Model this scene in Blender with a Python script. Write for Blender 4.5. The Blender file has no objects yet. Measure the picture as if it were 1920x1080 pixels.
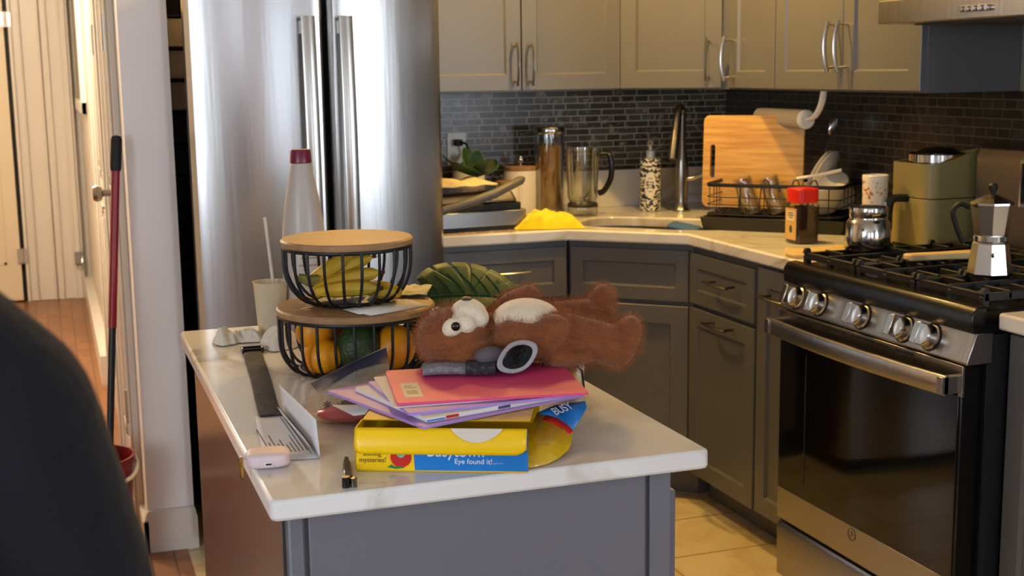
import bpy, bmesh, math, random
from mathutils import Vector, Matrix, noise as mnoise
random.seed(7)
SC = bpy.context.scene
COL = SC.collection
PI = math.pi

def lin(h):
    h = h.lstrip('#')
    out = []
    for i in (0, 2, 4):
        c = int(h[i:i + 2], 16) / 255
        out.append(c / 12.92 if c <= .04045 else ((c + .055) / 1.055) ** 2.4)
    return (*out, 1)

# ------------------------------------------------------------------ materials
MATS = {}
def mat(name, col='#808080', rough=.5, metal=0., spec=.5, trans=0., alpha=1., ior=1.45, coat=0.,
        sheen=0., sss=0., mix=None, scale=8., stretch=(1, 1, 1), detail=4., lo=.35, hi=.65, bump=0., bscale=None,
        bstretch=None, aniso=0., emit=None, estr=0.):
    if name in MATS: return MATS[name]
    m = bpy.data.materials.new(name); m.use_nodes = True
    nt = m.node_tree; N = nt.nodes; L = nt.links
    p = N['Principled BSDF']
    p.inputs['Base Color'].default_value = lin(col)
    p.inputs['Roughness'].default_value = rough
    p.inputs['Metallic'].default_value = metal
    p.inputs['IOR'].default_value = ior
    p.inputs['Specular IOR Level'].default_value = spec
    p.inputs['Transmission Weight'].default_value = trans
    p.inputs['Alpha'].default_value = alpha
    p.inputs['Coat Weight'].default_value = coat
    p.inputs['Coat Roughness'].default_value = .1
    p.inputs['Sheen Weight'].default_value = sheen
    p.inputs['Anisotropic'].default_value = aniso
    if sss:
        p.inputs['Subsurface Weight'].default_value = sss
        p.inputs['Subsurface Radius'].default_value = (.02, .012, .008)
    if emit:
        p.inputs['Emission Color'].default_value = lin(emit); p.inputs['Emission Strength'].default_value = estr
    tc = None
    def coord(st):
        nonlocal tc
        if tc is None: tc = N.new('ShaderNodeTexCoord')
        mp = N.new('ShaderNodeMapping'); mp.inputs['Scale'].default_value = st
        L.new(tc.outputs['Object'], mp.inputs['Vector']); return mp.outputs['Vector']
    if mix:
        nz = N.new('ShaderNodeTexNoise'); nz.inputs['Scale'].default_value = scale; nz.inputs['Detail'].default_value = detail
        L.new(coord(stretch), nz.inputs['Vector'])
        r = N.new('ShaderNodeValToRGB'); r.color_ramp.elements[0].position = lo; r.color_ramp.elements[1].position = hi
        r.color_ramp.elements[0].color = lin(col); r.color_ramp.elements[1].color = lin(mix)
        L.new(nz.outputs['Fac'], r.inputs['Fac']); L.new(r.outputs['Color'], p.inputs['Base Color'])
    if bump:
        nb = N.new('ShaderNodeTexNoise'); nb.inputs['Scale'].default_value = bscale or scale; nb.inputs['Detail'].default_value = 3
        L.new(coord(bstretch or stretch), nb.inputs['Vector'])
        b = N.new('ShaderNodeBump'); b.inputs['Strength'].default_value = bump; b.inputs['Distance'].default_value = .01
        L.new(nb.outputs['Fac'], b.inputs['Height']); L.new(b.outputs['Normal'], p.inputs['Normal'])
    MATS[name] = m
    return m

def marble(name, base, vein, scale=1.6, rough=.12):
    m = mat(name, base, rough=rough)
    nt = m.node_tree; N = nt.nodes; L = nt.links; p = N['Principled BSDF']
    tc = N.new('ShaderNodeTexCoord'); n1 = N.new('ShaderNodeTexNoise'); n1.inputs['Scale'].default_value = scale
    n1.inputs['Detail'].default_value = 6; n1.inputs['Distortion'].default_value = 1.2
    L.new(tc.outputs['Object'], n1.inputs['Vector'])
    r = N.new('ShaderNodeValToRGB'); e = r.color_ramp.elements
    e[0].position = .455; e[0].color = lin(base); e[1].position = .53; e[1].color = lin(base)
    k = e.new(.492); k.color = lin(vein)
    L.new(n1.outputs['Fac'], r.inputs['Fac'])
    n2 = N.new('ShaderNodeTexNoise'); n2.inputs['Scale'].default_value = 3; L.new(tc.outputs['Object'], n2.inputs['Vector'])
    mx = N.new('ShaderNodeMix'); mx.data_type = 'RGBA'
    r2 = N.new('ShaderNodeValToRGB'); r2.color_ramp.elements[0].position = .4; r2.color_ramp.elements[1].position = .62
    L.new(n2.outputs['Fac'], r2.inputs['Fac']); L.new(r2.outputs['Color'], mx.inputs['Factor'])
    mx.inputs[6].default_value = lin(base); L.new(r.outputs['Color'], mx.inputs[7]); L.new(mx.outputs[2], p.inputs['Base Color'])
    return m

def bricks(name, axes, c1, c2, mortar, bw, bh, msize, rough=.35, bumpy=.3, offset=.5, varied=None, off=(0, 0)):
    """axes: which world/object axes feed the texture's u,v"""
    m = mat(name, c1, rough=rough)
    nt = m.node_tree; N = nt.nodes; L = nt.links; p = N['Principled BSDF']
    tc = N.new('ShaderNodeTexCoord'); sp = N.new('ShaderNodeSeparateXYZ'); cb = N.new('ShaderNodeCombineXYZ')
    L.new(tc.outputs['Object'], sp.inputs[0])
    for i, a in enumerate(axes):
        ad = N.new('ShaderNodeMath'); ad.inputs[1].default_value = off[i]
        L.new(sp.outputs['XYZ'.index(a)], ad.inputs[0]); L.new(ad.outputs[0], cb.inputs[i])
    b = N.new('ShaderNodeTexBrick'); L.new(cb.outputs[0], b.inputs['Vector'])
    b.inputs['Scale'].default_value = 1; b.inputs['Brick Width'].default_value = bw; b.inputs['Row Height'].default_value = bh
    b.inputs['Mortar Size'].default_value = msize; b.inputs['Mortar Smooth'].default_value = .1
    b.inputs['Color1'].default_value = lin(c1); b.inputs['Color2'].default_value = lin(c2); b.inputs['Mortar'].default_value = lin(mortar)
    b.offset = offset; b.squash = .6; b.squash_frequency = 3; b.offset_frequency = 2
    src = b.outputs['Color']
    if varied:
        n = N.new('ShaderNodeTexNoise'); n.inputs['Scale'].default_value = varied[0]; n.inputs['Detail'].default_value = 6
        n.inputs['Distortion'].default_value = 1.0
        L.new(tc.outputs['Object'], n.inputs['Vector'])
        rr = N.new('ShaderNodeValToRGB'); rr.color_ramp.elements[0].position = varied[2]; rr.color_ramp.elements[1].position = varied[3]
        L.new(n.outputs['Fac'], rr.inputs['Fac'])
        mx = N.new('ShaderNodeMix'); mx.data_type = 'RGBA'; L.new(rr.outputs['Color'], mx.inputs['Factor'])
        L.new(src, mx.inputs[6]); mx.inputs[7].default_value = lin(varied[1]); src = mx.outputs[2]
    L.new(src, p.inputs['Base Color'])
    bp = N.new('ShaderNodeBump'); bp.inputs['Strength'].default_value = bumpy; bp.inputs['Distance'].default_value = .003; bp.invert = True
    L.new(b.outputs['Fac'], bp.inputs['Height']); L.new(bp.outputs['Normal'], p.inputs['Normal'])
    return m

# ------------------------------------------------------------------ mesh builder
class MB:
    def __init__(s): s.v = []; s.f = []; s.m = []; s.cur = 0
    def add(s, vs, fs):
        o = len(s.v); s.v += [tuple(v) for v in vs]
        for f in fs: s.f.append([o + i for i in f]); s.m.append(s.cur)
        return s
    def box(s, x0, x1, y0, y1, z0, z1):
        vs = [(x, y, z) for z in (z0, z1) for y in (y0, y1) for x in (x0, x1)]
        return s.add(vs, [(0, 2, 3, 1), (4, 5, 7, 6), (0, 1, 5, 4), (2, 6, 7, 3), (0, 4, 6, 2), (1, 3, 7, 5)])
    def hexa(s, pts):
        return s.add(pts, [(0, 3, 2, 1), (4, 5, 6, 7), (0, 1, 5, 4), (1, 2, 6, 5), (2, 3, 7, 6), (3, 0, 4, 7)])
    def prism(s, poly, z0, z1, axis='z'):
        n = len(poly)
        def P(a, b, h): return {'z': (a, b, h), 'y': (a, h, b), 'x': (h, a, b)}[axis]
        vs = [P(a, b, z0) for a, b in poly] + [P(a, b, z1) for a, b in poly]
        fs = [list(range(n))[::-1], list(range(n, 2 * n))] + [(i, (i + 1) % n, n + (i + 1) % n, n + i) for i in range(n)]
        return s.add(vs, fs)
    def lathe(s, prof, n=32, c=(0, 0, 0), M=None, close=False):
        vs = []; fs = []
        for r, z in prof:
            for k in range(n):
                a = 2 * PI * k / n; vs.append(Vector((r * math.cos(a), r * math.sin(a), z)))
        P = len(prof)
        for i in range(P - 1):
            for k in range(n):
                fs.append((i * n + k, i * n + (k + 1) % n, (i + 1) * n + (k + 1) % n, (i + 1) * n + k))
        if close:
            for k in range(n): fs.append(((P - 1) * n + k, (P - 1) * n + (k + 1) % n, (k + 1) % n, k))
        else:
            if prof[0][0] > 1e-6: fs.append(list(range(n))[::-1])
            if prof[-1][0] > 1e-6: fs.append([(P - 1) * n + k for k in range(n)])
        if M is not None: vs = [M @ v for v in vs]
        vs = [v + Vector(c) for v in vs]
        return s.add(vs, fs)
    def cyl(s, p0, p1, r0, r1=None, n=20):
        p0 = Vector(p0); p1 = Vector(p1); d = p1 - p0; L = d.length
        M = d.to_track_quat('Z', 'Y').to_matrix()
        return s.lathe([(r0, 0), (r0 if r1 is None else r1, L)], n, p0, M)
    def tube(s, pts, r, n=8, closed=False, flat=None):
        """round tube (or flat strip section w,h along a given up vector)"""
        pts = [Vector(p) for p in pts]; N = len(pts); vs = []; fs = []
        rr = r if isinstance(r, (list, tuple)) else [r] * N
        up = None
        for i, p in enumerate(pts):
            a = pts[(i - 1) % N] if (closed or i > 0) else pts[0]
            b = pts[(i + 1) % N] if (closed or i < N - 1) else pts[-1]
            t = (b - a).normalized()
            if up is None:
                up = Vector((0, 0, 1)) if abs(t.z) < .9 else Vector((1, 0, 0))
            sd = t.cross(up)
            if sd.length < 1e-5: sd = t.orthogonal()
            sd.normalize(); up = sd.cross(t).normalized()
            for k in range(n):
                an = 2 * PI * k / n
                if flat: w, h = flat; q = sd * (w * math.cos(an)) + up * (h * math.sin(an))
                else: q = (sd * math.cos(an) + up * math.sin(an)) * rr[i]
                vs.append(p + q)
        for i in range(N if closed else N - 1):
            j = (i + 1) % N
            for k in range(n): fs.append((i * n + k, i * n + (k + 1) % n, j * n + (k + 1) % n, j * n + k))
        if not closed:
            fs.append(list(range(n))[::-1]); fs.append([(N - 1) * n + k for k in range(n)])
        return s.add(vs, fs)
    def grid(s, fn, nu, nv, wrap_u=False):
        vs = [fn(i / (nu if wrap_u else nu - 1), j / (nv - 1)) for j in range(nv) for i in range(nu)]; fs = []
        for j in range(nv - 1):
            for i in range(nu if wrap_u else nu - 1):
                fs.append((j * nu + i, j * nu + (i + 1) % nu, (j + 1) * nu + (i + 1) % nu, (j + 1) * nu + i))
        return s.add(vs, fs)
    def ell(s, c, r, R=None, n=20, m=14, fn=None):
        """ellipsoid; R rotation matrix; fn(unit vector)->radius factor"""
        vs = []; fs = []; c = Vector(c)
        def P(t, a):
            u = Vector((math.sin(t) * math.cos(a), math.sin(t) * math.sin(a), math.cos(t)))
            q = Vector((u.x * r[0], u.y * r[1], u.z * r[2])) * (fn(u) if fn else 1)
            return c + (R @ q if R else q)
        vs.append(P(0, 0))
        for j in range(1, m):
            for k in range(n): vs.append(P(PI * j / m, 2 * PI * k / n))
        vs.append(P(PI, 0))
        for k in range(n):
            fs.append((0, 1 + k, 1 + (k + 1) % n))
            b = 1 + (m - 2) * n
            fs.append((len(vs) - 1, b + (k + 1) % n, b + k))
        for j in range(m - 2):
            for k in range(n):
                a = 1 + j * n
                fs.append((a + k, a + n + k, a + n + (k + 1) % n, a + (k + 1) % n))
        return s.add(vs, fs)
    def xf(s, M):
        s.v = [tuple(M @ Vector(v)) for v in s.v]; return s
    def build(s, name, m, parent=None, loc=(0, 0, 0), rot=(0, 0, 0), bevel=0., seg=2, smooth=True, sub=0, solid=0., ang=40, world=False, label=None):
        me = bpy.data.meshes.new(name)
        vs = s.v
        if world and parent is not None:
            o = parent.matrix_basis.inverted(); vs = [tuple(o @ Vector(v)) for v in vs]
        me.from_pydata(vs, [], s.f); me.update()
        bm = bmesh.new(); bm.from_mesh(me); bmesh.ops.recalc_face_normals(bm, faces=bm.faces); bm.to_mesh(me); bm.free()
        for k in (m if isinstance(m, (list, tuple)) else [m]): me.materials.append(k)
        for p, mi in zip(me.polygons, s.m): p.material_index = mi; p.use_smooth = smooth
        if smooth and ang < 180: me.set_sharp_from_angle(angle=math.radians(ang))
        ob = bpy.data.objects.new(name, me); COL.objects.link(ob)
        ob.location = loc; ob.rotation_euler = rot
        if parent is not None: ob.parent = parent
        if solid:
            md = ob.modifiers.new('thick', 'SOLIDIFY'); md.thickness = solid; md.offset = 0
        if bevel:
            md = ob.modifiers.new('edge', 'BEVEL'); md.width = bevel; md.segments = seg; md.limit_method = 'ANGLE'; md.angle_limit = math.radians(40)
            md.harden_normals = False
        if sub:
            md = ob.modifiers.new('sub', 'SUBSURF'); md.levels = sub; md.render_levels = sub
        if label: ob['label'] = label
        return ob

def tag(o, label, cat, group=None, kind=None):
    if label: o['label'] = label
    if cat: o['category'] = cat
    if group: o['group'] = group
    if kind: o['kind'] = kind
    return o
def thing(name, label, cat, loc=(0, 0, 0), rz=0., group=None):
    o = bpy.data.objects.new(name, None); COL.objects.link(o)
    o.location = loc; o.rotation_euler = (0, 0, rz); o.empty_display_size = .05
    return tag(o, label, cat, group)
def struct(name, mb, m, label=None, parent=None, **k):
    o = mb.build(name, m, parent, **k); o['kind'] = 'structure'
    if label: o['label'] = label
    return o
def dup(root, loc=None, rz=None, label=None, group=None):
    r = root.copy(); COL.objects.link(r)
    if loc: r.location = loc
    if rz is not None: r.rotation_euler[2] = rz
    if label: r['label'] = label
    if group: r['group'] = group
    for ch in list(root.children):
        c = ch.copy(); COL.objects.link(c); c.parent = r
        for g in list(ch.children):
            d = g.copy(); COL.objects.link(d); d.parent = c
    return r
def text(name, body, m, parent, loc, rot, size, align='LEFT', ext=.0003, sx=1., world=True, mw=None):
    cu = bpy.data.curves.new(name, 'FONT'); cu.body = body; cu.size = size; cu.align_x = align; cu.extrude = ext
    cu.materials.append(m)
    o = bpy.data.objects.new(name, cu); COL.objects.link(o); o.parent = parent
    if mw is not None:
        o.matrix_basis = (parent.matrix_basis.inverted() if parent else Matrix()) @ mw
    else:
        o.location = loc; o.rotation_euler = rot
    o.scale = (o.scale[0] * sx, o.scale[1], o.scale[2])
    dg = bpy.context.evaluated_depsgraph_get(); dg.update()
    me = bpy.data.meshes.new_from_object(o.evaluated_get(dg)); me.name = name
    mt = o.matrix_basis.copy(); bpy.data.objects.remove(o)
    o = bpy.data.objects.new(name, me); COL.objects.link(o); o.parent = parent; o.matrix_basis = mt
    return o
def frame(o, x, y):
    """matrix with origin o, local x along x, local y along y"""
    x = Vector(x).normalized(); y = Vector(y); z = x.cross(y).normalized(); y = z.cross(x)
    return Matrix(((x.x, y.x, z.x, o[0]), (x.y, y.y, z.y, o[1]), (x.z, y.z, z.z, o[2]), (0, 0, 0, 1)))
def rbox(x0, x1, y0, y1, r, n=5):
    """rounded rectangle polygon"""
    out = []
    for cx, cy, a0 in ((x1 - r, y0 + r, -90), (x1 - r, y1 - r, 0), (x0 + r, y1 - r, 90), (x0 + r, y0 + r, 180)):
        for k in range(n + 1):
            a = math.radians(a0 + 90 * k / n); out.append((cx + r * math.cos(a), cy + r * math.sin(a)))
    return out
def fuse(mb, name, m, parent, voxel=.006, it=6, keep=None, world=False):
    """join overlapping shapes into one continuous skin"""
    ob = mb.build(name, m, None, smooth=True, ang=180)
    r = ob.modifiers.new('r', 'REMESH'); r.mode = 'VOXEL'; r.voxel_size = voxel; r.use_smooth_shade = True
    sm = ob.modifiers.new('s', 'SMOOTH'); sm.factor = .5; sm.iterations = it
    dg = bpy.context.evaluated_depsgraph_get(); dg.update()
    me = bpy.data.meshes.new_from_object(ob.evaluated_get(dg)); me.name = name
    bpy.data.objects.remove(ob)
    for p in me.polygons: p.use_smooth = True
    o = bpy.data.objects.new(name, me); COL.objects.link(o)
    if parent is not None:
        o.parent = parent
        if world:
            me.transform(parent.matrix_basis.inverted())
    return o
def bez(p0, p1, p2, p3, n=10):
    p0, p1, p2, p3 = map(Vector, (p0, p1, p2, p3)); out = []
    for i in range(n + 1):
        t = i / n; out.append(p0 * (1 - t) ** 3 + p1 * 3 * t * (1 - t) ** 2 + p2 * 3 * t * t * (1 - t) + p3 * t ** 3)
    return out
def smoothpath(pts, n=6):
    pts = [Vector(p) for p in pts]; out = []
    for i in range(len(pts) - 1):
        p0 = pts[max(0, i - 1)]; p1 = pts[i]; p2 = pts[i + 1]; p3 = pts[min(len(pts) - 1, i + 2)]
        for k in range(n):
            t = k / n
            out.append(.5 * ((2 * p1) + (p2 - p0) * t + (2 * p0 - 5 * p1 + 4 * p2 - p3) * t * t + (3 * p1 - p0 - 3 * p2 + p3) * t ** 3))
    out.append(pts[-1]); return out

# palette
M_cab = mat('cabinet_grey_paint', '#616162', rough=.32, spec=.5)
M_cabin = mat('cabinet_dark_gap', '#1d1c1c', rough=.8)
M_top = marble('white_veined_quartz', '#e4e1dc', '#b5a893', 1.7, .1)
M_steel = mat('brushed_steel', '#a8a4a0', rough=.27, metal=1., bump=.04, bscale=60, bstretch=(1, 1, .03))
M_steel2 = mat('polished_steel', '#cfccc6', rough=.15, metal=1.)
M_chrome = mat('chrome', '#d8d6d2', rough=.12, metal=1.)
M_black = mat('black_enamel', '#0c0c0c', rough=.25)
M_blackm = mat('black_matte', '#131312', rough=.6)
M_iron = mat('cast_iron', '#101010', rough=.5, bump=.15, bscale=250)
M_wire = mat('black_wire', '#111317', rough=.45)
M_white = mat('white_plastic', '#e9e6df', rough=.35)
M_ceram = mat('white_ceramic', '#f0ead8', rough=.15)
M_wall = mat('white_wall_paint', '#f0eceb', rough=.6, bump=.08, bscale=40)
M_trim = mat('white_trim_paint', '#dcd6cc', rough=.35, bump=.02, bscale=6, bstretch=(4, 4, .3))
def thin_glass(name, col='#f2f4f2', base=.1, edge=.8, rough=.03):
    m = mat(name, col); nt = m.node_tree; N = nt.nodes; L = nt.links
    t = N.new('ShaderNodeBsdfTransparent'); t.inputs[0].default_value = lin(col)
    g = N.new('ShaderNodeBsdfGlossy'); g.inputs['Roughness'].default_value = rough
    lw = N.new('ShaderNodeLayerWeight'); lw.inputs[0].default_value = .35
    r = N.new('ShaderNodeMapRange'); r.inputs[3].default_value = base; r.inputs[4].default_value = edge
    mx = N.new('ShaderNodeMixShader'); L.new(lw.outputs['Facing'], r.inputs[0]); L.new(r.outputs[0], mx.inputs[0])
    L.new(t.outputs[0], mx.inputs[1]); L.new(g.outputs[0], mx.inputs[2]); L.new(mx.outputs[0], N['Material Output'].inputs[0])
    return m
M_glass = thin_glass('clear_glass')
M_clear = mat('clear_film', '#e8e8ea', rough=.12, alpha=.22, spec=.8)
M_bamboo = mat('bamboo', '#d8ab5c', mix='#bd8840', rough=.45, scale=7, stretch=(.6, 9, 1), lo=.38, hi=.66)
M_wood = mat('lid_wood', '#a5805c', mix='#91704c', rough=.5, spec=.3, scale=7, stretch=(1, 14, 6), lo=.4, hi=.7)
# ================================================================== the room
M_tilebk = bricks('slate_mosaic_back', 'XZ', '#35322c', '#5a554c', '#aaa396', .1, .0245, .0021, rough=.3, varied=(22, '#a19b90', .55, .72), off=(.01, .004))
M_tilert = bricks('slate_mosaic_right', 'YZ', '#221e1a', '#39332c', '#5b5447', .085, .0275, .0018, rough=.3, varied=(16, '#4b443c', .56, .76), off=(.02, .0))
M_tilefl = bricks('cream_marble_floor_tile', 'XY', '#dccba0', '#e0d0a8', '#9a8757', .6, .3, .004, rough=.25, bumpy=.2, offset=.0, varied=(5, '#c6ab70', .45, .75), off=(.15, .2))
M_woodfl = bricks('oak_strip_floor', 'YX', '#8a5a34', '#9c6a40', '#3f2713', .55, .07, .0025, rough=.35, bumpy=.2, varied=(9, '#7a4c2a', .45, .8))
M_ceil = mat('ceiling_paint', '#d9d4ca', rough=.8)
M_living = mat('living_wall_paint', '#dedcd8', rough=.7)

fl = MB().box(.325, 2.70, .9, 4.9, -.05, 0); struct('floor_tile', fl, M_tilefl, 'cream marble tile floor of the kitchen')
wf = MB().box(-2.3, .325, -2.8, 9.2, -.05, 0).box(.325, 3.9, -2.8, .9, -.05, 0)
struct('floor_wood', wf, M_woodfl, 'brown oak strip floor of the hall and living area')
struct('ceiling', MB().box(-2.4, 4.0, -2.9, 9.3, 2.45, 2.5), M_ceil, 'plain ceiling')
# kitchen walls
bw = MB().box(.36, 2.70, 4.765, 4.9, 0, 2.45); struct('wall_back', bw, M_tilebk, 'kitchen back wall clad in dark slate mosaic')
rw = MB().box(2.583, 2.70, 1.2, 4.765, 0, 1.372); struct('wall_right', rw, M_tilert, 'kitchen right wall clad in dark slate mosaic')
struct('wall_right_upper', MB().box(2.583, 2.70, 1.2, 4.765, 1.372, 2.45), mat('greige_wall', '#8d867a', rough=.6), 'painted strip of wall above the mosaic')
# partition between hall and kitchen: its painted end faces the island
struct('wall_left', MB().box(.213, .352, 4.04, 4.765, 0, 2.45), M_wall, 'white painted end of the partition wall beside the fridge')
struct('baseboard_left', MB().prism([(.2, 0), (.36, 0), (.36, .1), (.356, .112), (.356, .118), (.352, .132), (.213, .132), (.206, .118), (.206, .112), (.2, .1)], 4.022, 4.055, 'y').box(.197,.213,4.022,4.7,0,.1), M_trim, 'tall moulded baseboard at the foot of the partition end')
# hall: right wall, end wall, left wall
struct('wall_hall_right', MB().box(.213, .36, 4.765, 9.2, 0, 2.45), M_trim, 'hall wall running away behind the partition')
struct('wall_hall_end', MB().box(-2.3, .36, 9.12, 9.2, 0, 2.45), M_trim, 'far end wall of the hall')
struct('wall_hall_left', MB().box(-1.2, -1.1, 3.2, 9.2, 0, 2.45), M_trim, 'left wall of the hall')
struct('baseboard_hall', MB().box(.165, .213, 6.4, 9.12, 0, .14), M_trim, 'white baseboard along the hall wall')
# living area behind the viewpoint
struct('wall_living_left', MB().box(-2.4, -2.3, -2.9, -1.9, 0, 2.45).box(-2.4, -2.3, .3, 9.2, 0, 2.45).box(-2.4, -2.3, -1.9, .3, 0, .7).box(-2.4, -2.3, -1.9, .3, 2.2, 2.45), M_living, 'left wall of the living area')
struct('wall_living_right', MB().box(3.9, 4.0, -2.9, 1.2, 0, 2.45), M_living, 'right wall of the living area')
struct('wall_living_return', MB().box(2.583, 4.0, 1.1, 1.2, 0, 2.45), M_living, 'short wall joining kitchen and living area')
WX = [(-1.35, -.45), (.35, 1.45), (3.0, 3.8)]
rear = MB(); xs = [-2.4] + [v for w in WX for v in w] + [4.0]
for i in range(0, len(xs), 2): rear.box(xs[i], xs[i + 1], -2.9, -2.8, 0, 2.45)
for a, b in WX: rear.box(a, b, -2.9, -2.8, 0, .75).box(a, b, -2.9, -2.8, 2.15, 2.45)
struct('wall_rear', rear, M_living, 'window wall of the living area')
M_curt = mat('sheer_orange_curtain', '#d9905f', rough=.9, trans=0.)
nt = M_curt.node_tree; tr = nt.nodes.new('ShaderNodeBsdfTranslucent'); tr.inputs[0].default_value = lin('#e0a070')
ms = nt.nodes.new('ShaderNodeMixShader'); ms.inputs[0].default_value = .7
nt.links.new(nt.nodes['Principled BSDF'].outputs[0], ms.inputs[1]); nt.links.new(tr.outputs[0], ms.inputs[2])
nt.links.new(ms.outputs[0], nt.nodes['Material Output'].inputs[0])
def curtain(xa, xb, lab, m):
    g = MB().grid(lambda u, v: (xa + (xb - xa) * u, -2.70 + .025 * math.sin(u * 22) * (.6 + .4 * v), .06 + 2.2 * (1 - v)), 60, 4)
    tag(g.build('curtain', m, None, solid=.002), lab, 'curtain', 'sheer curtains at the living area windows')
M_curp = mat('sheer_pink_curtain', '#c98a78', rough=.9)
for i, (a, b) in enumerate(WX):
    f = MB()
    for x0, x1, z0, z1 in ((a, a + .05, .75, 2.15), (b - .05, b, .75, 2.15), (a, b, .75, .8), (a, b, 2.1, 2.15), (a, b, 1.43, 1.47)):
        f.box(x0, x1, -2.87, -2.82, z0, z1)
    w = struct('window_%d' % (i + 1), f, M_trim, 'white sash window number %d in the rear wall' % (i + 1))
    struct('window_sill', MB().box(a - .05, b + .05, -2.86, -2.72, .72, .75), M_trim, parent=w)

for xa, xb, lab, m in ((-1.5, -1.22, 'sheer orange curtain left of the first rear window', M_curt), (-.6, -.3, 'sheer orange curtain right of the first rear window', M_curt), (.2, .48, 'sheer orange curtain left of the middle rear window', M_curt), (1.3, 1.55, 'sheer pink curtain right of the middle rear window', M_curp), (2.85, 3.05, 'sheer pink curtain left of the third rear window', M_curp)):
    curtain(xa, xb, lab, m)
bl_ = thing('window_blind', 'white slatted blind in the right rear window', 'blind', (3.4, -2.76, 2.13))
b_ = MB()
for i in range(16): b_.hexa([(-.37, -.018, -.03 - .05 * i - .004), (.37, -.018, -.03 - .05 * i - .004), (.37, .018, -.03 - .05 * i + .004), (-.37, .018, -.03 - .05 * i + .004), (-.37, -.018, -.0285 - .05 * i - .004), (.37, -.018, -.0285 - .05 * i - .004), (.37, .018, -.0285 - .05 * i + .004), (-.37, .018, -.0285 - .05 * i + .004)])
b_.build('slats', M_white, bl_)
MB().box(-.38, .38, -.02, .02, -.02, .02).build('head_rail', M_white, bl_)
f = MB()
for y0, y1, z0, z1 in ((-1.9, -1.84, .7, 2.2), (.24, .3, .7, 2.2), (-.83, -.77, .7, 2.2), (-1.9, .3, .7, .76), (-1.9, .3, 2.14, 2.2), (-1.9, .3, 1.43, 1.47)): f.box(-2.37, -2.32, y0, y1, z0, z1)
w = struct('window_4', f, M_trim, 'wide white window added in the left wall of the living area')  # unseen left window, added so daylight reaches the rear wall
struct('window_sill', MB().box(-2.36, -2.2, -1.95, .35, .67, .7), M_trim, parent=w)
# hall doors on the right wall and the open door at the far end
def panel_door(mb, w, h, t=.04):
    mb.box(0, w, 0, t, 0, h)
def hall_door(n, y0, y1, lab, knob_y):
    X = .213
    c = MB()
    for a, b, k in ((y0 - .09, y0, y0 - .085), (y1, y1 + .09, y1 + .065)): c.box(X - .022, X, a, b, 0, 2.029).box(X - .03, X - .0221, k, k + .02, .001, 2.02)
    c.box(X - .022, X, y0 - .09, y1 + .09, 2.03, 2.12)
    d = struct('door_%d' % n, c, M_trim, lab, bevel=.004)
    W = y1 - y0
    lf = MB().box(X - .012, X, y0, y1, 0.01, 2.03)
    for a, b in ((y0 + .1, y0 + W / 2 - .05), (y0 + W / 2 + .05, y1 - .1)):
        for z0, z1 in ((.2, .92), (1.04, 1.9)):
            lf.box(X - .02, X - .012, a, a + .03, z0, z1).box(X - .02, X - .012, b - .03, b, z0, z1).box(X - .02, X - .012, a, b, z0, z0 + .03).box(X - .02, X - .012, a, b, z1 - .03, z1)
            lf.box(X - .018, X - .012, a + .06, b - .06, z0 + .06, z1 - .06)
    leaf = struct('door_leaf', lf, mat('gloss_white_door', '#d2cbc0', rough=.2), parent=d, bevel=.004)
    k = knob_y and MB().lathe([(.028, 0), (.028, .006), (.012, .01), (.012, .035), (.024, .04), (.03, .055), (.024, .068), (.0, .07)], 20, (X - .012, knob_y, 1.055), Matrix.Rotation(-PI / 2, 3, 'Y'))
    if knob_y: struct('door_knob', k, mat('nickel', '#9a948a', rough=.25, metal=1.), parent=d)
    hg = MB()
    for z in (1.53, .35):
        hg.box(X - .026, X - .012, y0 - .02, y0 + .05, z, z + .1).cyl((X - .028, y0, z - .005), (X - .028, y0, z + .105), .009)
    struct('hinge', hg, mat('painted_metal', '#b9b5ac', rough=.3, metal=.6), parent=d)
hall_door(1, 5.2, 5.98, 'white panelled hall door farther along the hall', None)
hall_door(2, 4.3, 5.0, 'white panelled hall door with round nickel knob, nearest the partition end', 4.7)
# casing at the end of the hall, with hinged door leaf left open
jb = MB()
jb.box(-.19, .0, 9.06, 9.12, 0, 2.3).box(.0, .12, 9.05, 9.12, 0, 2.3).box(.12, .17, 9.03, 9.12, 0, 2.3)
for x, w in ((-.19, .02), (-.13, .012), (-.02, .014), (.03, .012), (.105, .016), (.15, .012)): jb.box(x, x + w, 9.03, 9.06, 0, 2.3)
D3 = struct('door_3', jb, M_trim, 'moulded white casing at the end of the hall', bevel=.004)
lf = MB().box(-1.0, -.215, 9.04, 9.08, .012, 2.1)
for a, b in ((-.9, -.64), (-.56, -.3)):
    for z0, z1 in ((.25, .85), (1.0, 1.5), (1.6, 2.0)):
        lf.box(a, b, 9.033, 9.04, z0, z0 + .02).box(a, b, 9.033, 9.04, z1 - .02, z1).box(a, a + .02, 9.033, 9.04, z0, z1).box(b - .02, b, 9.033, 9.04, z0, z1)
struct('door_leaf', lf, mat('cream_door_paint', '#ded0b6', rough=.4), parent=D3, bevel=.003)
hg = MB()
for z in (.26, 1.76): hg.box(-.235, -.17, 9.02, 9.03, z, z + .09).cyl((-.203, 9.018, z - .004), (-.203, 9.018, z + .094), .009)
struct('hinge', hg, mat('painted_metal', '#b9b5ac'), parent=D3)
struct('latch_plate', MB().box(.115, .165, 9.015, 9.03, .235, .31).tube([(.12, 9.0, .235), (.13, 8.985, .225), (.15, 8.985, .228), (.16, 9.0, .245), (.165, 9.005, .3)], .006), M_steel, parent=D3)
struct('door_gap', MB().box(-.215, -.19, 9.09, 9.12, 0, 2.1), M_blackm, parent=D3)

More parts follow.
